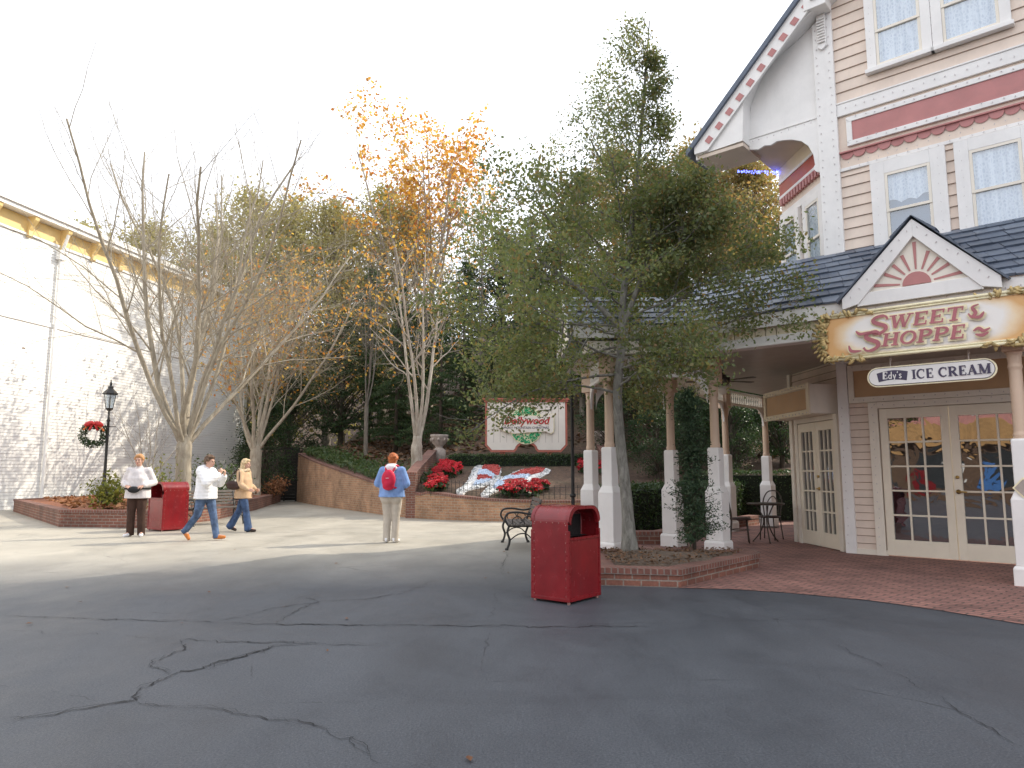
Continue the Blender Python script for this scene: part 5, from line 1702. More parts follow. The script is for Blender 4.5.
def chair(t):
    m = MB(); m.lathe([(.20, .44), (.215, .455), (.20, .475), (.02, .478)], n=22); m.build('seat', M['bag_brown'], t, True)
    for a in (45, 135): 
        m = MB(); m.tube([(.17 * math.cos(R(a)), -.17 * math.sin(R(a)), .45), (.21 * math.cos(R(a)), -.21 * math.sin(R(a)), 0)], .012, 6); m.build('leg', M['brown_metal'], t, True)
    m = MB(); m.tube(catmull([(-.19, .20, 0), (-.16, .16, .45), (-.19, .20, .75), (-.12, .24, .93), (0, .25, .97), (.12, .24, .93), (.19, .20, .75), (.16, .16, .45), (.19, .20, 0)], 5), .013, 7)
    m.tube(catmull([(-.10, .17, .46), (-.12, .21, .7), (0, .235, .86), (.12, .21, .7), (.10, .17, .46)], 5), .010, 6); m.build('back_hoop', M['brown_metal'], t, True)
    m = MB(); m.tube([(.17 * math.cos(i * PI / 8), .17 * math.sin(i * PI / 8), .25) for i in range(17)], .009, 6); m.build('leg_ring', M['brown_metal'], t, True)


c1 = thing('bentwood_chair', 'dark bentwood chair on the left side of the terrace table', 'chair', (4.40, 13.95, 0), R(75), 'bentwood terrace chairs')
chair(c1)
dup(c1, (5.18, 14.55, 0), R(-40), 'dark bentwood chair behind the table, next to the angled doors')

# ---- building across the plaza, behind the photographer: shape invented, seen only mirrored in the shop doors
ab_ = thing('invented_candy_shop', 'orange-walled shop with pink fascia and striped awning, mirrored in the glass doors', 'shop building', (-13.5, -6.5, 0), R(-58))  # invented shop, added only for the reflections in the door glass
m = MB(); m.bx(-9, 9, -6, 0, 0, 2.6); m.build('invented_lower_wall', M['darkwood'], ab_)
for i, (mt, z0, z1) in enumerate((('canred', .3, 1.6), ('reflect_blue', .4, 1.5), ('ochre', 1.2, 2.3), ('reflect_lime', 1.0, 1.6), ('canred', .2, 1.3), ('signwhite', .9, 1.8), ('reflect_blue', .6, 1.9), ('reflect_pink', 1.2, 2.2), ('ochre', .3, 1.0), ('canred', .8, 2.0), ('signwhite', .3, 1.1), ('reflect_lime', 1.3, 2.1))):
    m = MB(); x = -8.4 + i * 1.42; m.bx(x, x + .55, .055, .10, z0, z1); m.build('reflection_panel', M[mt], ab_)  # made-up panels, added for the colours mirrored in the door glass
m = MB(); m.bx(-9, 9, -6, .3, 2.6, 3.7); m.build('invented_fascia', M['ochre'], ab_)
m = MB(); m.bx(-9, 9, -6, .1, 3.7, 6.8); m.build('invented_upper_wall', M['reflect_pink'] if 'reflect_pink' in M else M['rose'], ab_)
m = MB(); m.bx(-9, 9, -6, .5, 6.8, 7.1); m.build('invented_roof', M['slate'], ab_)
for i in range(6):
    m = MB(); m.bx(-8.2 + i * 2.8, -6.4 + i * 2.8, .005, .05, .5, 2.3); m.build('invented_shop_window', M['roomdark'], ab_)
for i in range(5):
    m = MB(); m.bx(-7.6 + i * 3.2, -6.4 + i * 3.2, .105, .16, 4.3, 5.9); m.build('invented_upper_window', M['signwhite'], ab_)

# ---------------------------------------------------------------- vegetation
def rvec(rg, s=1.0):
    return V((rg.gauss(0, s), rg.gauss(0, s), rg.gauss(0, s)))


def tilt(d, ang, az):
    """direction at angle ang from d, turned by az round it"""
    d = d.normalized(); a = d.cross(V((0, 0, 1)))
    if a.length < .05: a = d.cross(V((1, 0, 0)))
    a.normalize(); b = a.cross(d)
    return (d * math.cos(ang) + (a * math.cos(az) + b * math.sin(az)) * math.sin(ang)).normalized()


def branch(rg, mb, p, d, L, r, lvl, spec, tips, thin_=1.0):
    """spec[lvl] = (segments, children, length ratio, angle lo, hi, wobble, upward pull, sides, first child at)"""
    seg, nch, ratio, alo, ahi, wob, up, sides, first = spec[lvl]
    pts = [p.copy()]; rad = [r]; dirs = [d.copy()]
    last = lvl == len(spec) - 1
    for i in range(seg):
        d = (d + rvec(rg, wob) + V((0, 0, up))).normalized()
        p = p + d * (L / seg); pts.append(p.copy()); dirs.append(d.copy())
        rad.append(r * (1 - (.72 if not last else .8) * (i + 1) / seg))
    mb.tube(pts, rad, sides, cap=False)
    if last:
        tips.extend(pts[1:]); return
    az = rg.uniform(0, 6.28)
    for k in range(nch):
        t = first + (1 - first) * (k + rg.uniform(.1, .9)) / nch
        x = t * seg; i = min(int(x), seg - 1); q = pts[i].lerp(pts[i + 1], x - i)
        az += 2.4 + rg.gauss(0, .3)
        cd = tilt(dirs[i], R(rg.uniform(alo, ahi)), az)
        branch(rg, mb, q, cd, L * ratio * rg.uniform(.65, 1.15) * (1.15 - .55 * t), rad[i] * (.62 if not lvl else .6) * thin_, lvl + 1, spec, tips, thin_)
    if lvl >= 1: tips.append(pts[-1])


def leaves(rg, mb, centres, per, spread, s0, s1, flat=1.0, long=.55, bend=.25):
    for c in centres:
        for _ in range(per if isinstance(per, int) else (int(per) + (rg.random() < per % 1))):
            q = c + V((rg.gauss(0, spread), rg.gauss(0, spread), rg.gauss(0, spread * flat)))
            a = rvec(rg).normalized() * rg.uniform(s0, s1); b = a.cross(rvec(rg)).normalized() * a.length * long
            mb.v += [q - a, q + b, q + a, q - b]; n = len(mb.v)
            mb.f.append((n - 4, n - 3, n - 2, n - 1)); mb.m.append(0); mb.u.append(None)


def put(name, label, cat, loc_, trunk, crown, tm, cm, rz=0, group=None, scale=1):
    t = thing(name, label, cat, loc_, rz, group); t.scale = (scale,) * 3
    trunk.build('trunk', M[tm], t, True)
    if crown is not None: crown.build('crown', M[cm], t)
    return t


# --- the foreground tree in the brick planter (broad-leaved evergreen, loose layered crown)
rg = random.Random(21)
tr = MB(); tips = []
spine = catmull([(0, 0, -.1), (-.03, 0, .7), (-.10, .02, 1.5), (-.13, .05, 2.3), (-.06, .05, 3.0), (-.02, .05, 3.7), (.10, .05, 4.6), (.25, .05, 5.8), (.38, .0, 7.2), (.47, 0, 8.15)], 4)
ns = len(spine)
rad_at = lambda z: .088 * (1 - z / 8.6) ** 1.05 + .004
srad = [.13 if z < .05 else rad_at(z) + .03 * max(0, 1 - z / .5) for _, _, z in spine]
tr.tube(spine, srad, 12)
def on_spine(z):
    for a, b in zip(spine[:-1], spine[1:]):
        if a[2] <= z <= b[2]: return V(a).lerp(V(b), (z - a[2]) / (b[2] - a[2]))
    return V(spine[-1])
prof = [(2.25, 1.7), (2.6, 2.2), (3.2, 2.6), (4.0, 2.5), (4.7, 2.3), (5.3, 1.7), (6.0, 1.15), (7.0, .75), (7.8, .35)]
def crown_r(z):
    for a, b in zip(prof[:-1], prof[1:]):
        if a[0] <= z <= b[0]: return a[1] + (b[1] - a[1]) * (z - a[0]) / (b[0] - a[0])
    return .25
z = 2.3; az = 0
while z < 8.0:
    az += 2.399 + rg.gauss(0, .25)
    L = crown_r(z) * rg.uniform(.72, 1.12)
    if math.cos(az) < -.3 and z < 3.6: L *= 1.08
    if math.cos(az) > .0 and z > 3.7: L *= .6
    el = lerp(8, 48, (z - 2.3) / 5.5) + rg.gauss(0, 7)
    d = V((math.cos(az) * math.cos(R(el)), math.sin(az) * math.cos(R(el)), math.sin(R(el))))
    r = max(.008, rad_at(z) * .34)
    spec = [(7, 9, .42, 30, 62, .10, .02, 6, .22), (4, 6, .5, 25, 60, .16, .03, 4, .15), (3, 0, 0, 0, 0, .2, .03, 3, 0)]
    if z < 3.0: spec[0] = (7, 9, .42, 30, 62, .10, -.05, 6, .22)
    branch(rg, tr, on_spine(z), d, L, r, 0, spec, tips)
    z += rg.uniform(.075, .135)
# two strong upright limbs as in the photo's fork
for d, L in ((V((-.62, .1, .8)), 2.9), (V((.36, -.1, .9)), 2.0)):
    branch(rg, tr, on_spine(3.25), d.normalized(), L, .045, 0, [(8, 10, .4, 30, 60, .08, .03, 7, .25), (4, 6, .5, 25, 60, .16, .03, 4, .15), (3, 0, 0, 0, 0, .2, .03, 3, 0)], tips)
cr_ = MB()
tips2 = [t for t in tips if noise.noise(t * .85) > -.32]
dens = [t for t in tips2 if t.z < 5.6]; thin = [t for t in tips2 if t.z >= 5.6]
leaves(rg, cr_, dens, 12, .12, .022, .040, .75)
leaves(rg, cr_, thin, 3.2, .07, .018, .032)
put('holly_tree', 'slender pale-trunked evergreen tree with loose olive crown in the foreground brick planter', 'tree', (1.68, 10.35, .2), tr, cr_, 'bark_holly', 'lf_holly')
print('holly tips', len(tips2), 'leaves', len(cr_.f))

# --- small upright conifer beside the front column
rg = random.Random(5); tr = MB(); cr_ = MB(); tips = []
tr.tube([(0, 0, -.1), (.02, 0, .8), (0, .02, 1.6), (-.03, 0, 2.35)], [.03, .025, .018, .006], 6)
z = .12
while z < 2.35:
    a = rg.uniform(0, 6.28); L = (.30 * (1 - (z / 2.5) ** 1.6) + .10) * rg.uniform(.4, 1.3) * (.65 if .9 < z < 1.2 else 1)
    d = V((math.cos(a), math.sin(a), rg.uniform(.15, .8))).normalized()
    pts = [V((0, 0, z)) + d * L * k / 4 + V((0, 0, -.04 * (k / 4) ** 2)) for k in range(5)]
    tr.tube(pts, [.007, .006, .005, .004, .002], 3, cap=False); tips += pts[1:]; z += .0125
leaves(rg, cr_, tips + [t * .6 + V((0, 0, t.z * .4)) for t in tips], 9, .034, .016, .034, 1, .3)
put('conifer_sapling', 'narrow dark green conifer sapling in front of the white porch column', 'small tree', (2.62, 10.45, .2), tr, cr_, 'bark_dark', 'lf_yew')

# --- bare vase-shaped trees
def vase(seed, Hh, nm, r0, split, spec, lean=(20, 42), thin_=.86):
    rg = random.Random(seed); tr = MB(); tips = []
    tr.tube(catmull([(0, 0, -.2), (.02, .02, .5), (0, 0, split), (.03, 0, split + .45)], 4), [r0 * 1.35] + [r0 * 1.12] * 3 + [r0] * 6 + [r0 * .8] * 3, 10)
    for i in range(nm):
        az = i * 2.399 + rg.gauss(0, .2); ang = R(rg.uniform(*lean)) if i else R(6)
        d = V((math.sin(ang) * math.cos(az), math.sin(ang) * math.sin(az), math.cos(ang)))
        branch(rg, tr, V((0, 0, split + rg.uniform(-.25, .35))), d, Hh * rg.uniform(.58, .74), r0 * rg.uniform(.30, .44), 0, spec, tips, thin_)
    return tr, tips, rg


VS = [(9, 12, .50, 18, 48, .08, .04, 7, .22), (6, 11, .55, 22, 56, .11, .04, 4, .08), (5, 10, .62, 22, 58, .12, .03, 3, .06), (3, 0, 0, 0, 0, .14, .03, 3, 0)]
tr, tips, rg = vase(3, 12.6, 11, .20, 1.5, VS, (8, 36), .64)
cr_ = MB(); leaves(rg, cr_, [t for t in tips if t.z < 4 and rg.random() < .01], 1, .02, .04, .07)
put('bare_tree', 'large leafless vase-shaped tree rising behind the sunlit red litter bin', 'tree', (-8.95, 19.5, .42), tr, cr_, 'bark_twig', 'lf_rust')
tr, tips, rg = vase(9, 11.6, 7, .24, 1.6, VS, (12, 48), .66)
cr_ = MB(); leaves(rg, cr_, [t for t in tips if rg.random() < .06], 2, .08, .05, .10)
put('bare_tree', 'second leafless tree with a few orange leaves, behind the man in the white coat', 'tree', (-10.6, 29.6, .42), tr, cr_, 'bark_twig', 'lf_orange', 1.0)
tr, tips, rg = vase(14, 3.6, 5, .05, .5, [(6, 7, .5, 25, 50, .08, .05, 5, .15), (5, 6, .5, 25, 55, .1, .03, 3, .1), (3, 0, 0, 0, 0, .14, .03, 3, 0)], (10, 35))
put('bare_sapling', 'small pale leafless sapling behind the woman with the waist bag', 'small tree', (-9.5, 18.8, .42), tr, None, 'bark_pale', None)

# --- trees on the bed and hill
SY = [(9, 8, .42, 28, 58, .05, .05, 7, .3), (6, 7, .5, 28, 60, .10, .03, 5, .15), (5, 6, .5, 28, 60, .13, .03, 4, .1), (3, 0, 0, 0, 0, .16, .03, 3, 0)]
tr, tips, rg = vase(31, 10.6, 4, .19, .9, SY, (4, 16))
cr_ = MB(); leaves(rg, cr_, [t for t in tips if rg.random() < .08], 1.5, .08, .05, .09)
put('young_bare_tree', 'pale multi-stemmed bare tree at the left end of the butterfly bed', 'tree', (-3.15, 23.6, hillz(-3.15, 23.6)), tr, cr_, 'bark_pale', 'lf_orange')
tr, tips, rg = vase(44, 20.5, 6, .30, 2.8, SY, (5, 28))
cr_ = MB(); up = [t for t in tips if t.z > 6.5 + 3 * noise.noise(t * .3) and noise.noise(t * .45 + V((3, 1, 2))) > -.22]
leaves(rg, cr_, up, 1.25, .2, .075, .15, .9, .75)
put('sycamore_tree', 'tall sycamore with white branches and sparse glowing orange leaves', 'tree', (-5.0, 42.0, hillz(-5.0, 42.0) - .2), tr, cr_, 'bark_pale', 'lf_orange')
print('sycamore', len(cr_.f))


def clump_tree(seed, Hh, Rr, r0, ncl, per, s0, s1, top=.62, low=.28, lean=0.0, sp=.42):
    """broad tree: trunk, limbs to leaf clumps spread unevenly through the crown"""
    rg = random.Random(seed); tr = MB(); cr_ = MB()
    tr.tube(catmull([(0, 0, -.4), (.05, 0, Hh * .25), (lean * .5, .1, Hh * .55), (lean, 0, Hh * .93)], 4), [r0 * (1 - .9 * k / 12) for k in range(13)], 7)
    cs = []
    for i in range(ncl):
        t = rg.random() ** .8; z = Hh * (low + (1 - low) * t)
        u = (z / Hh - low) / (1 - low)
        rmax = Rr * math.sin(PI * min(1, max(.06, (u * .86 + .16)))) ** .7
        a = rg.uniform(0, 6.28); r = rmax * rg.random() ** .45 * (1 + .25 * math.sin(a * 3 + seed))
        c = V((r * math.cos(a) + lean * z / Hh, r * math.sin(a), z)); cs.append(c)
        b0 = V((lean * z / Hh * .7, 0, max(Hh * .12, z - r * .8 - .3)))
        tr.tube([b0, b0.lerp(c, .5) + V((0, 0, .1 * r)), c], [r0 * .22, r0 * .12, .015], 4, cap=False)
    for c in cs:
        s = sp * rg.uniform(.6, 1.3); leaves(rg, cr_, [c], per, s, s0, s1, .65)
    return tr, cr_


def conifer(seed, Hh, Rr, r0, s0, s1, low=.08, droop=.25):
    rg = random.Random(seed); tr = MB(); cr_ = MB(); tips = []
    tr.tube([(0, 0, -.4), (.03, 0, Hh * .5), (0, 0, Hh)], [r0, r0 * .55, .02], 7)
    z = Hh * low
    while z < Hh * .985:
        u = z / Hh; L = Rr * (1 - u) ** .75 * rg.uniform(.6, 1.1) + .12; a = rg.uniform(0, 6.28)
        if noise.noise(V((math.cos(a) * 1.3, math.sin(a) * 1.3, z * .5 + seed))) > -.25:
            n = max(3, int(L / .35)); pts = []
            for k in range(n + 1):
                t = k / n; pts.append(V((math.cos(a) * L * t, math.sin(a) * L * t, z + L * (.12 * t - droop * t * t))))
            tr.tube(pts, [.035 * (1 - .9 * k / n) for k in range(n + 1)], 3, cap=False)
            for k in range(1, n + 1):
                w_ = .10 + .16 * L * (1 - k / n) * .5
                tips += [pts[k] + V((-math.sin(a) * w_ * s_, math.cos(a) * w_ * s_, -.03)) for s_ in (-1, -.4, .4, 1)]
        z += .10 * Hh / 12
    leaves(rg, cr_, tips, 5, .11, s0, s1, .5, .28)
    return tr, cr_


def variants(name, gen, tm, cm):
    tr, cr_ = gen
    t = put(name, name, 'tree', (0, 0, 0), tr, cr_, tm, cm)
    return [t, False]


G_BACK = 'trees on the hillside behind'
VAR = {
    'olive': variants('winter_tree', clump_tree(1, 13, 3.6, .26, 105, 120, .06, .115, low=.16, sp=.55), 'bark_grey', 'lf_olive'),
    'brown': variants('russet_tree', clump_tree(2, 13, 3.8, .26, 100, 110, .06, .12), 'bark_grey', 'lf_brown'),
    'dark': variants('evergreen_tree', clump_tree(3, 10, 3.2, .24, 120, 70, .07, .12, low=.10), 'bark_dark', 'lf_dark'),
    'hem': variants('hemlock_tree', conifer(4, 13, 3.6, .2, .08, .17), 'bark_dark', 'lf_hem'),
    'lime': variants('green_tree', clump_tree(6, 9, 2.8, .2, 80, 75, .06, .11, low=.15), 'bark_grey', 'lf_lime'),
}
tr, tips, rg = vase(77, 13, 4, .13, 3.0, SY, (5, 22))
VAR['bare'] = [put('leafless_tree', 'x', 'tree', (0, 0, 0), tr, None, 'bark_grey', None), False]
LBL = {
    'olive': 'olive toned winter tree on the hillside, one of many',
    'brown': 'russet and olive tree on the slope behind the porch and holly',
    'dark': 'dark broad-leaved evergreen in shade low on the hillside',
    'hem': 'dark drooping hemlock on the hillside under taller trees',
    'lime': 'bright yellow-green tree lit by sun on the slope',
    'bare': 'thin leafless tree standing among hillside trees'}


def plant(kind, x, y, sc_=1.0, rz=0, dz=-.15, label=None, group=True):
    t, used = VAR[kind]
    z = hillz(x, y) + dz
    if not used:
        VAR[kind][1] = True; o = t; o.location = (x, y, z); o.rotation_euler = (0, 0, rz); o.scale = (sc_,) * 3
    else:
        o = dup(t, (x, y, z), rz, None, sc_)
    o['label'] = label or LBL[kind]
    if group: o['group'] = G_BACK + ' (' + kind + ')'
    elif 'group' in o: del o['group']
    return o


BACK = [
    # left, behind the white building and the bare trees
    ('olive', -31, 50, 1.5), ('olive', -25.5, 49, 1.5), ('olive', -20.5, 48, 1.45), ('olive', -17.0, 45, 1.4), ('olive', -13.6, 43, 1.35), ('olive', -10.8, 41.5, 1.2), ('hem', -18, 44, .95), ('olive', -8.3, 45, 1.25), ('brown', -12, 50, 1.45), ('bare', -15, 41.5, 1.0),
    ('olive', -6.4, 42, 1.0), ('dark', -11.8, 37.8, .62), ('dark', -9.0, 37.5, .72), ('hem', -7.4, 36.5, .75), ('hem', -5.4, 33.2, .55), ('hem', -2.2, 32.5, .62), ('dark', -4.6, 39.5, .6),
    ('bare', -6.4, 31.2, .75), ('bare', -1.6, 36, .95), ('hem', -2.4, 41, .6), ('bare', -4.9, 38.5, 1.1), ('bare', -8.0, 40, 1.0),
    # centre, behind the sign
    ('hem', .4, 31.5, .62), ('dark', 2.0, 33.5, .8), ('hem', 1.0, 37, .75), ('dark', -.6, 38, .85), ('lime', 3.0, 30, .72), ('brown', 3.8, 36, .85), ('dark', 4.2, 29.2, .62),
    # right, behind the porch
    ('dark', 5.8, 26.8, .68), ('hem', 7.2, 29.5, .72), ('dark', 8.6, 28.2, .72), ('dark', 7.0, 25.6, .45), ('dark', 9.8, 26.6, .5), ('brown', 7.2, 33.5, .85), ('brown', 9.8, 33, .95),
    ('brown', 5.6, 37, .95), ('lime', 6.2, 30.5, .75), ('brown', 10.7, 31, .95), ('brown', 8.5, 32.0, .95), ('olive', 11.6, 34, 1.0), ('dark', 4.6, 22.6, .30), ('dark', 6.0, 23.6, .36), ('dark', 7.8, 24.6, .40), ('dark', 3.7, 25.4, .36), ('dark', 9.2, 24.4, .45), ('dark', 7.0, 22.8, .33), ('hem', 10.6, 25.4, .4), ('hem', -3.0, 30.0, .5), ('hem', -5.6, 35.5, .6)]
rg = random.Random(8)
for k, x, y, s_ in BACK:
    plant(k, x, y, s_ * rg.uniform(.94, 1.06), rg.uniform(0, 6.28))
plant('dark', -10.9, 31.6, .46, 1.0, -.1, 'glossy dark evergreen small tree overhanging the wooden gate', False)

# --- clipped hedges
def hedge(name, label, pts, h, th, z0f, n, seed, mat='lf_hedge', s0=.022, s1=.042):
    rg = random.Random(seed); t = thing(name, label, 'hedge', (0, 0, 0))
    core = MB(); lf = MB()
    for (x0, y0), (x1, y1) in zip(pts[:-1], pts[1:]):
        d = V((x1 - x0, y1 - y0, 0)); L = d.length; d.normalize(); q = V((-d.y, d.x, 0)); ns = max(1, int(L / .5))
        for i in range(ns):
            a = V((x0, y0, 0)) + d * L * i / ns; b = V((x0, y0, 0)) + d * L * (i + 1) / ns
            za, zb = z0f(a.x, a.y), z0f(b.x, b.y); k = .84
            vs = [a - q * th / 2 * k, a + q * th / 2 * k, b + q * th / 2 * k, b - q * th / 2 * k]
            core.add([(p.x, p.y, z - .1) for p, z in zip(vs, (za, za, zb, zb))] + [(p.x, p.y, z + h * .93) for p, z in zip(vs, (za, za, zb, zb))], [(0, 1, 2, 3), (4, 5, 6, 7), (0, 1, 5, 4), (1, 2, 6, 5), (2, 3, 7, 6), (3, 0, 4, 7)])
        for _ in range(int(n * L)):
            u = rg.random(); c = V((x0, y0, 0)) + d * L * u; z0 = z0f(c.x, c.y)
            f = rg.random(); bump_ = .05 * noise.noise(V((c.x * 2, c.y * 2, f * 3)))
            if f < .4: c = c + q * rg.uniform(-.5, .5) * th + V((0, 0, h + bump_))
            else: c = c + q * ((th / 2 + bump_) * rg.choice((-1, 1))) + V((0, 0, rg.uniform(.02, 1) * h))
            c.z += z0 + rg.gauss(0, .015)
            leaves(rg, lf, [c], 1, .025, s0, s1)
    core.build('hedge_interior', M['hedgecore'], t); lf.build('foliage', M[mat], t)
    return t


hedge('boxwood_hedge', 'long clipped boxwood hedge behind the terrace kerb', [(2.0, 14.5), (4.4, 17.6), (6.6, 21.0)], 1.05, .8, lambda x, y: 0, 1500, 3)
hedge('low_hedge', 'low clipped hedge in front of the big board sign', [(-2.2, 24.9), (2.6, 24.9)], .34, .5, bedz, 900, 4)
hedge('far_hedge', 'pale topped hedge behind the terrace table', [(5.2, 20.6), (8.6, 20.4)], 1.35, .9, lambda x, y: 0, 900, 5)

# --- shrubs
def shrub(name, label, loc_, h, r, n, mat, s0, s1, seed, group=None, stems=14):
    rg = random.Random(seed); tr = MB(); cr_ = MB(); tips = []
    for i in range(stems):
        a = rg.uniform(0, 6.28); e = rg.uniform(.1, .9)
        d = V((math.cos(a) * e, math.sin(a) * e, 1)).normalized(); L = h * rg.uniform(.6, 1.05); p = V((rg.gauss(0, .05), rg.gauss(0, .05), -.05)); pts = [p]
        for k in range(5):
            d = (d + rvec(rg, .12)).normalized(); p = p + d * L / 5; pts.append(V((max(-r, min(r, p.x)), max(-r, min(r, p.y)), p.z)))
        tr.tube(pts, [.012, .01, .008, .006, .005, .003], 4, cap=False); tips += pts[2:]
    leaves(rg, cr_, tips, n / len(tips), .10 * r / .5, s0, s1)
    t = thing(name, label, 'shrub', loc_, 0, group)
    tr.build('stems', M['bark_dark'], t); cr_.build('foliage', M[mat], t)
    return t


shrub('garden_shrub', 'yellow-green sunlit shrub in the planter beneath the wreath', (-10.6, 18.9, .42), .95, .6, 900, 'lf_shrub', .03, .07, 1, None, 26)
shrub('garden_shrub', 'thin green shrub just left of the sunlit red bin, behind the woman', (-9.0, 18.4, .42), 1.35, .5, 420, 'lf_shrub', .025, .055, 2)
shrub('garden_shrub', 'dark green rose shrub with white flowers right of the sunlit red bin', (-8.9, 21.4, .42), 1.35, .7, 900, 'lf_ivy', .03, .06, 3)
shrub('garden_shrub', 'low reddish shrub beside the dark wooden gate', (-9.9, 30.2, .42), .7, .6, 600, 'lf_rust', .04, .08, 4)


def poinsettias(label, poly, n, seed):
    rg = random.Random(seed); t = thing('poinsettia_bed', label, 'flowers', (0, 0, 0), 0, 'poinsettia beds around the butterfly')
    fl = MB(); gr = MB(); xs = [p[0] for p in poly]; ys = [p[1] for p in poly]; k = 0
    while k < n:
        x, y = rg.uniform(min(xs), max(xs)), rg.uniform(min(ys), max(ys))
        if not inpoly(x, y, poly): continue
        z = bedz(x, y) + .24 + rg.gauss(0, .04); tl = rvec(rg, .25)
        nrm = (V((0, -.45, 1)) + tl).normalized(); u = nrm.cross(V((1, 0, 0))).normalized(); v_ = nrm.cross(u); o = rg.uniform(0, 6)
        for i in range(7):
            a = o + i * 2 * PI / 7; d = u * math.cos(a) + v_ * math.sin(a); e = nrm.cross(d); r = rg.uniform(.10, .15); c = V((x, y, z))
            fl.add([c, c + d * r * .5 + e * r * .28 + nrm * .02, c + d * r - nrm * .015, c + d * r * .5 - e * r * .28 + nrm * .02], [(0, 1, 2, 3)])
        for i in range(5):
            c = V((x + rg.gauss(0, .07), y + rg.gauss(0, .07), z - rg.uniform(.05, .2))); leaves(rg, gr, [c], 1, .03, .06, .10)
        gr.tube([(x, y, z - .3), (x, y, z)], .008, 3, cap=False)
        k += 1
    fl.build('bracts', M['lf_poin'], t); gr.build('foliage', M['lf_dark'], t)


poinsettias('red poinsettias heaped below the stone urn', [(-2.5, 24.6), (-2.0, 24.4), (-1.65, 23.4), (-1.8, 22.7), (-2.5, 22.5)], 75, 1)
poinsettias('red poinsettias against the sloping brick wall left of the butterfly', [(-2.5, 20.9), (-2.45, 22.0), (-1.99, 21.7), (-2.0, 20.9), (-2.3, 20.7)], 60, 2)
poinsettias('red poinsettias spilling over the right wing of the butterfly', [(-.36, 20.3), (.05, 20.9), (.9, 21.5), (1.07, 20.9), (.63, 20.2), (.01, 20.1)], 80, 3)
poinsettias('red poinsettias at the right end of the bed, behind the porch columns', [(2.2, 23.3), (3.0, 23.3), (3.1, 24.8), (2.2, 24.8)], 55, 4)

# --- ivy over the higher part of the retaining wall
rg = random.Random(6); iv = MB()
for i in range(3800):
    k = rg.randrange(2, 26); (x0, y0), (x1, y1) = WP[k], WP[k + 1]; t = rg.random()
    d = abs(rg.gauss(0, .9)) + .15; x = x0 + (x1 - x0) * t + .5 * d; y = y0 + (y1 - y0) * t + .85 * d
    c = V((x, y, max(hillz(x, y), wallh[k]) + rg.uniform(.03, .22)))
    leaves(rg, iv, [c], 1, .03, .05, .09)
tag(iv.build('ivy', M['lf_ivy']), 'ivy ground cover spilling over the top of the retaining wall', 'ivy', None, 'stuff')

# --------------------------------------------------------------------- people
def solid(mb, name, mats, parent, voxel, smooth=4, face_mat=None):
    """fuses overlapping shapes into one continuous skin"""
    o = mb.build(name + '_src', mats)
    r_ = o.modifiers.new('r', 'REMESH'); r_.mode = 'VOXEL'; r_.voxel_size = voxel; r_.use_smooth_shade = True
    s_ = o.modifiers.new('s', 'SMOOTH'); s_.factor = .5; s_.iterations = smooth
    bpy.context.view_layer.update()
    me = bpy.data.meshes.new_from_object(o.evaluated_get(bpy.context.evaluated_depsgraph_get()))
    src = o.data; bpy.data.objects.remove(o); bpy.data.meshes.remove(src)
    me.name = name
    for p in me.polygons:
        p.use_smooth = True
        p.material_index = face_mat(p.center) if face_mat else 0
    n = bpy.data.objects.new(name, me); col.objects.link(n); n.parent = parent
    return n


def cap(mb, p, q, r0, r1, n=10, k=6):
    """tapered limb with rounded ends"""
    p, q = V(p), V(q); d = (q - p); L = d.length or 1e-4; d = d / L
    pts = []; rad = []
    for i in range(k):
        a = PI / 2 * i / k; pts.append(p - d * r0 * math.cos(a)); rad.append(max(.002, r0 * math.sin(a)))
    pts += [p, q]; rad += [r0, r1]
    for i in range(k - 1, -1, -1):
        a = PI / 2 * i / k; pts.append(q + d * r1 * math.cos(a)); rad.append(max(.002, r1 * math.sin(a)))
    mb.tube(pts, rad, n)


def chain(mb, pts, rad):
    for a, b, r0, r1 in zip(pts[:-1], pts[1:], rad[:-1], rad[1:]): cap(mb, a, b, r0, r1)


def hand(mb, wrist, d, palmn, curl=.6):
    """palm, four unequal bent fingers and a thumb; d points along the hand, palmn out of the palm"""
    d = V(d).normalized(); pn = V(palmn); pn = (pn - d * pn.dot(d)).normalized(); s = d.cross(pn).normalized()
    w0 = V(wrist)
    cap(mb, w0, w0 + d * .02, .024, .026)
    for k in (-1, 0, 1): cap(mb, w0 + d * .015 + s * .016 * k, w0 + d * .078 + s * .024 * k, .0155, .0135)
    for k, L in zip((-1.5, -.5, .5, 1.5), (.056, .072, .076, .066)):
        b = w0 + d * .080 + s * .0185 * k; c = curl * 1.1
        p1 = b + (d * math.cos(c * .5) + pn * math.sin(c * .5)) * L * .45
        p2 = p1 + (d * math.cos(c * 1.3) + pn * math.sin(c * 1.3)) * L * .33
        p3 = p2 + (d * math.cos(c * 1.9) + pn * math.sin(c * 1.9)) * L * .25
        chain(mb, [b, p1, p2, p3], [.0095, .0088, .0080, .0070])
    b = w0 + d * .028 + s * .028
    p1 = b + (d * .7 + s * .6 + pn * .35).normalized() * .036; p2 = p1 + (d * .85 + s * .1 + pn * .5).normalized() * .03
    chain(mb, [b, p1, p2], [.0125, .0105, .0085])


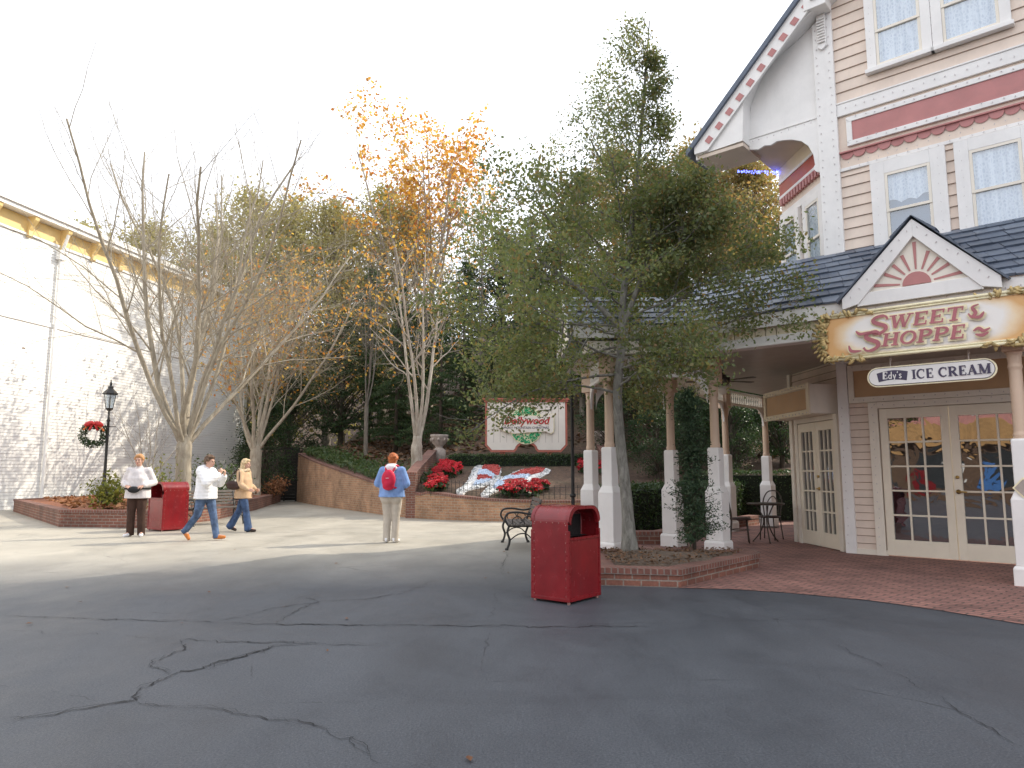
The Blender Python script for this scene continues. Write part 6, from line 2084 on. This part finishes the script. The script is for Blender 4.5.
def person(name_label, loc_, rz, P, hair, tops, legs, shoes, scale=1.0):
    """P: joints in metres, facing -y, x to the figure's left. Returns the thing."""
    t = thing('person', name_label, 'person', loc_, rz); t.scale = (scale,) * 3
    H_ = V(P['head']); Nk = V(P['neck']); Ch = V(P['chest']); Wa = V(P['waist']); Pe = V(P['pelvis'])
    yaw = Matrix.Rotation(P.get('yaw', 0), 3, 'Z') @ Matrix.Rotation(P.get('nod', 0), 3, 'X')
    hv = lambda x, y, z: H_ + yaw @ V((x, y, z))
    b = MB()
    b.ell(hv(0, .01, .025), (.073, .094, .098), 16, 12, yaw); b.ell(hv(0, -.022, -.045), (.056, .066, .070), 14, 10, yaw)
    b.ell(hv(0, -.055, -.088), (.026, .024, .020), 10, 8, yaw)
    cap(b, hv(0, -.088, .012), hv(0, -.106, -.022), .010, .0145); b.ell(hv(0, -.088, -.058), (.023, .012, .010), 10, 8, yaw)
    for s_ in (-1, 1):
        b.ell(hv(s_ * .074, .012, -.005), (.010, .020, .032), 8, 8, yaw); b.ell(hv(s_ * .035, -.068, -.018), (.024, .022, .022), 8, 8, yaw)
        b.ell(hv(s_ * .030, -.078, .034), (.024, .014, .009), 8, 6, yaw)
    cap(b, Nk, hv(0, .012, -.06), .056, .052)
    W_ = P.get('girth', 1.0)
    b.ell(Ch, (.165 * W_, .105 * W_, .17), 16, 12); b.ell(Wa, (.145 * W_, .105 * W_, .16), 16, 12); b.ell(Pe, (.168 * W_, .118 * W_, .14), 16, 12)
    cap(b, Ch + V((0, 0, .08)), Nk, .09, .06)
    for s_ in ('L', 'R'):
        sh, el, wr_ = P['sh' + s_], P['el' + s_], P['wr' + s_]
        cap(b, Ch + V((0, 0, .1)), sh, .07, .055); chain(b, [sh, el, wr_], [.052, .040, .026])
        hand(b, wr_, P['hd' + s_], P['pn' + s_], P.get('curl', .7))
        hp, kn, an, toe = P['hp' + s_], P['kn' + s_], P['an' + s_], P['toe' + s_]
        chain(b, [hp, kn], [.085 * W_ ** .6, .058]); chain(b, [kn, an], [.056, .038]); cap(b, an, toe, .036, .026)
    body = solid(b, 'body', [M['skin'], M['lips']], t, .0075, 3)
    lip = hv(0, -.10, -.058)
    for p in body.data.polygons:
        if (p.center - lip).length < .019: p.material_index = 1
    for s_ in (-1, 1):
        e = MB(); e.ell(hv(s_ * .030, -.087, .010), (.0135, .008, .0085), 10, 8, yaw); e.build('eye', M['eye'], t, True)
    # hair
    h = MB(); rg = random.Random(len(name_label))
    for (c, r) in hair['blobs']:
        h.ell(hv(*c), r, 14, 10, yaw)
    for i in range(hair.get('tufts', 26)):
        a = rg.uniform(0, 6.28); u = rg.uniform(-.15, 1)
        d = V((math.cos(a) * math.sqrt(max(0, 1 - u * u)), math.sin(a) * math.sqrt(max(0, 1 - u * u)), u))
        if d.y < -.45 and d.z < .55: continue
        c = V((d.x * .083, .014 + d.y * .10, .035 + d.z * .10)); h.ell(hv(*c), (.024, .024, .024), 7, 6)
    solid(h, 'hair', [hair['mat']], t, .011, 2)
    tops(t, P, hv)
    # trousers
    m = MB(); fl = legs.get('flare', 1.0); fit = legs.get('fit', .012)
    m.ell(Pe + V((0, 0, -.0)), (.182 * W_, .135 * W_, .15), 16, 12)
    if legs.get('seat'): 
        for s_ in (-1, 1): m.ell(Pe + V((s_ * .095, .06, -.06)), (.105 * W_, .095, .15), 12, 10)
    for s_ in ('L', 'R'):
        hp, kn, an = V(P['hp' + s_]), V(P['kn' + s_]), V(P['an' + s_])
        chain(m, [hp, hp.lerp(kn, .5), kn, kn.lerp(an, .5), an + (an - kn).normalized() * .0], [(.09 + fit) * W_ ** .6, (.082 + fit) * W_ ** .4, .066 + fit, (.060 + fit) * lerp(1, fl, .5), (.056 + fit) * fl])
        d = (an - kn).normalized(); m.tube([an - d * .02, an + d * .055], [(.056 + fit) * fl, (.058 + fit) * fl], 14)
    solid(m, 'trousers', [M[legs['mat']]], t, .012, 10 if legs.get('seat') else 4)
    for s_ in ('L', 'R'):
        m = MB(); an, toe = V(P['an' + s_]), V(P['toe' + s_]); d = toe - an; d = d.normalized()
        heel = an - V((d.x, d.y, 0)) * .035
        sole = V((0, 0, -.035))
        cap(m, heel + sole, an.lerp(toe, .55) + sole * .6, .040, .044); cap(m, an.lerp(toe, .5) + sole * .6, toe + sole * .3, .046, .036); cap(m, an + V((0, 0, .01)), heel + V((0, 0, -.01)), .045, .042)
        solid(m, 'shoe', [M[shoes]], t, .010, 3)
    return t


def pose(**kw):
    P = dict(head=(0, -.02, 1.585), neck=(0, .01, 1.44), chest=(0, .01, 1.25), waist=(0, 0, 1.08), pelvis=(0, .01, .93),
             shL=(.185, .015, 1.375), shR=(-.185, .015, 1.375), elL=(.235, .04, 1.09), elR=(-.235, .04, 1.09), wrL=(.24, -.03, .85), wrR=(-.24, -.03, .85),
             hdL=(0, -.1, -1), hdR=(0, -.1, -1), pnL=(-1, 0, 0), pnR=(1, 0, 0),
             hpL=(.09, .01, .90), hpR=(-.09, .01, .90), knL=(.10, -.01, .49), knR=(-.10, -.01, .49), anL=(.10, .03, .085), anR=(-.10, .03, .085),
             toeL=(.115, -.13, .045), toeR=(-.115, -.13, .045))
    P.update(kw); return P


def coat(mb, P, r=1.0, hem=.80, hemr=(.23, .17), sleeve=(.074, .066, .052), shift=0, cuff=.0):
    Ch, Wa, Pe = V(P['chest']), V(P['waist']), V(P['pelvis'])
    mb.ell(Ch, (.20 * r, .145 * r, .20), 18, 12); mb.ell(Wa, (.195 * r, .155 * r, .20), 18, 12)
    n = 20; vs = []
    zs = [(1.36, .6), (1.22, .92), (1.05, .96), (.93, 1.0), (hem, 1.05)]
    fs = []
    for z, k in zs:
        c = Wa if z > 1 else Pe
        for i in range(n):
            a = 2 * PI * i / n; w_ = 1 + .035 * math.sin(a * 5 + z * 6)
            vs.append((c.x + hemr[0] * k * w_ * math.cos(a), c.y + shift + hemr[1] * k * w_ * math.sin(a), z))
    for j in range(len(zs) - 1):
        for i in range(n): fs.append((j * n + i, (j + 1) * n + i, (j + 1) * n + (i + 1) % n, j * n + (i + 1) % n))
    fs.append(tuple(range(n))); fs.append(tuple((len(zs) - 1) * n + i for i in range(n))[::-1]); mb.add(vs, fs)
    cap(mb, Ch + V((0, 0, .1)), V(P['neck']) + V((0, 0, -.01)), .12, .078)
    for s_ in ('L', 'R'):
        sh, el, wr_ = V(P['sh' + s_]), V(P['el' + s_]), V(P['wr' + s_])
        cap(mb, Ch + V((0, 0, .09)), sh, .10, sleeve[0] + .008); chain(mb, [sh, sh.lerp(el, .55) + V((0, 0, .006)), el, el.lerp(wr_, .6), wr_.lerp(el, .12)], [sleeve[0] + .008, sleeve[0], sleeve[1] + .004, sleeve[1], sleeve[2]])


SHORT = lambda m: dict(mat=M[m], tufts=60, blobs=[((0, .025, .055), (.088, .098, .090)), ((0, .055, .01), (.080, .062, .085)), ((0, -.045, .098), (.066, .05, .036))])

# 1: woman facing us, hands at her waist bag
def top1(t, P, hv):
    m = MB(); coat(m, P, 1.1, .80, (.25, .19)); solid(m, 'jacket', [M['cl_palegrey']], t, .013, 3)
    m = MB(); m.ell((0, -.235, .985), (.125, .055, .07), 14, 10); cap(m, (-.13, -.20, 1.0), (.13, -.20, 1.0), .03, .03); solid(m, 'waist_bag', [M['bag_black']], t, .011, 2)
    m = MB()
    n = 28; vs = []
    for i in range(n):
        a = 2 * PI * i / n; vs += [(.262 * math.cos(a), .205 * math.sin(a), .985), (.262 * math.cos(a), .205 * math.sin(a), 1.02)]
    m.add(vs, [(2 * i, 2 * ((i + 1) % n), 2 * ((i + 1) % n) + 1, 2 * i + 1) for i in range(n)]); m.build('waist_strap', M['bag_black'], t)


person('woman in pale grey jacket and brown trousers, hands at her black waist bag', (-7.93, 15.25, 0), R(8),
       pose(girth=1.12, head=(0, -.03, 1.585), elL=(.30, .06, 1.13), elR=(-.30, .06, 1.13), wrL=(.17, -.19, 1.06), wrR=(-.17, -.19, 1.06), hdL=(-.8, -.55, -.25), hdR=(.8, -.55, -.25), pnL=(0, .6, -.8), pnR=(0, .6, -.8),
            anL=(.11, .03, .085), toeL=(.16, -.11, .045), anR=(-.11, .03, .085), toeR=(-.17, -.11, .045)),
       SHORT('hair_strawberry'), top1, dict(mat='cl_brown', fit=.016, flare=1.08), 'shoe_white', 1.0)


# 2: white quilted coat, striding to the right, hands raised to the face
def top2(t, P, hv):
    m = MB(); coat(m, P, 1.15, .83, (.245, .205), (.088, .080, .062)); solid(m, 'quilted_coat', [M['cl_white']], t, .013, 3)
    m = MB(); m.ell((0, .11, 1.43), (.15, .09, .075), 14, 10); m.ell((0, .06, 1.47), (.11, .08, .05), 12, 8); solid(m, 'hood', [M['cl_white']], t, .012, 3)


person('person in white quilted coat and orange shoes walking right with raised hands', (-6.12, 14.4, 0), R(78),
       pose(girth=1.1, nod=.1, head=(0, -.05, 1.575), elL=(.25, -.14, 1.14), elR=(-.25, -.16, 1.15), wrL=(.09, -.34, 1.30), wrR=(-.06, -.33, 1.33), hdL=(-.3, -.35, .9), hdR=(.3, -.3, .9), pnL=(-.4, .9, .1), pnR=(.4, .9, .1), curl=.9,
            hpL=(.085, -.02, .90), knL=(.09, -.13, .50), anL=(.09, -.22, .10), toeL=(.10, -.39, .08), hpR=(-.085, .03, .90), knR=(-.09, .10, .52), anR=(-.09, .36, .20), toeR=(-.10, .27, .055)),
       SHORT('hair_brown'), top2, dict(mat='cl_jean', fit=.010), 'shoe_orange', .985)


# 3: blond woman in tan coat with shoulder bag
def top3(t, P, hv):
    m = MB(); coat(m, P, 1.05, .78, (.225, .185)); solid(m, 'tan_coat', [M['cl_tan']], t, .013, 3)
    m = MB(); rg = random.Random(4)
    for i in range(26):
        a = 2 * PI * i / 26; m.ell((.115 * math.cos(a), .02 + .105 * math.sin(a), 1.44 + .02 * math.sin(a * 3)), (.042, .042, .038), 7, 6)
    solid(m, 'fur_collar', [M['cl_fur']], t, .011, 1)
    m = MB(); m.ell((-.275, .12, 1.10), (.06, .19, .095), 16, 10, Matrix.Rotation(.15, 3, 'X')); m.ell((-.275, .11, 1.05), (.065, .17, .07), 14, 10); bag = solid(m, 'shoulder_bag', [M['bag_brown']], t, .012, 2)
    m = MB(); m.tube(catmull([(-.28, .26, 1.14), (-.27, .14, 1.36), (-.21, .04, 1.455), (-.275, -.02, 1.34), (-.29, -.03, 1.13)], 5), .013, 6); m.build('bag_strap', M['bag_brown'], t, True)


person('blond woman in tan fur-collared coat with brown shoulder bag, walking right', (-6.15, 16.5, 0), R(82),
       pose(head=(0, -.03, 1.575), elL=(.24, .0, 1.10), elR=(-.245, -.03, 1.10), wrL=(.20, -.20, .98), wrR=(-.20, -.22, .98), hdL=(-.2, -.9, -.1), hdR=(.2, -.9, -.1), pnL=(-1, 0, -.2), pnR=(1, 0, -.2),
            hpL=(.085, .03, .90), knL=(.085, .13, .50), anL=(.085, .34, .13), toeL=(.095, .22, .05), hpR=(-.085, -.02, .90), knR=(-.085, -.13, .48), anR=(-.085, -.20, .09), toeR=(-.095, -.37, .05)),
       dict(mat=M['hair_blond'], tufts=30, blobs=[((0, .025, .05), (.090, .104, .095)), ((0, .075, -.06), (.085, .06, .12)), ((0, .09, -.16), (.095, .055, .09)), ((.07, .03, -.08), (.03, .05, .10)), ((-.07, .03, -.08), (.03, .05, .10)), ((0, -.05, .095), (.066, .05, .036))]),
       top3, dict(mat='cl_jean2', fit=.010, flare=1.38), 'shoe_dark', .965)


# 4: woman seen from behind with a red backpack
def top4(t, P, hv):
    m = MB(); coat(m, P, 1.10, .87, (.25, .20), (.078, .072, .056)); solid(m, 'sweatshirt', [M['cl_blue']], t, .013, 3)
    m = MB(); m.ell((0, .115, 1.43), (.13, .075, .07), 14, 10); m.ell((0, .05, 1.475), (.12, .095, .045), 12, 8); m.ell((0, .14, 1.36), (.085, .05, .07), 10, 8); solid(m, 'hood', [M['cl_hood']], t, .012, 3)
    m = MB(); m.ell((.0, .245, 1.21), (.14, .09, .19), 16, 12); m.ell((0, .265, 1.13), (.10, .075, .10), 14, 10); m.ell((0, .24, 1.08), (.12, .07, .08), 14, 10); solid(m, 'backpack', [M['bag_red']], t, .012, 3)
    m = MB()
    for s_ in (-1, 1): m.tube(catmull([(s_ * .07, .20, 1.36), (s_ * .105, .09, 1.475), (s_ * .125, -.10, 1.40), (s_ * .15, -.17, 1.2), (s_ * .17, .02, 1.06), (s_ * .10, .19, 1.05)], 4), .019, 6, flat=(1, 1, 1))
    m.build('backpack_strap', M['bag_red'], t, True)
    m = MB(); m.tube(catmull([(-.10, .29, 1.22), (0, .335, 1.235), (.10, .29, 1.22)], 4), .004, 4); m.build('zip', M['cl_hood'], t)


person('copper-haired woman seen from behind in blue sweatshirt with red backpack', (-2.33, 14.0, 0), R(172),
       pose(girth=1.26, head=(0, -.03, 1.575), elL=(.29, .02, 1.13), elR=(-.29, .02, 1.13), wrL=(.22, -.19, 1.07), wrR=(-.20, -.19, 1.08), hdL=(-.7, -.6, .1), hdR=(.7, -.6, .1), pnL=(0, .4, -1), pnR=(0, .4, -1),
            hpL=(.095, .01, .90), knL=(.088, -.0, .49), anL=(.085, .03, .085), toeL=(.11, -.13, .045), hpR=(-.095, .01, .90), knR=(-.085, -.0, .49), anR=(-.08, .03, .085), toeR=(-.10, -.13, .045)),
       dict(mat=M['hair_red'], tufts=110, blobs=[((0, .022, .05), (.092, .105, .095)), ((0, .06, .0), (.082, .06, .09)), ((0, -.045, .098), (.066, .05, .036))]),
       top4, dict(mat='cl_khaki', fit=.014, seat=True), 'shoe_white', 1.0)
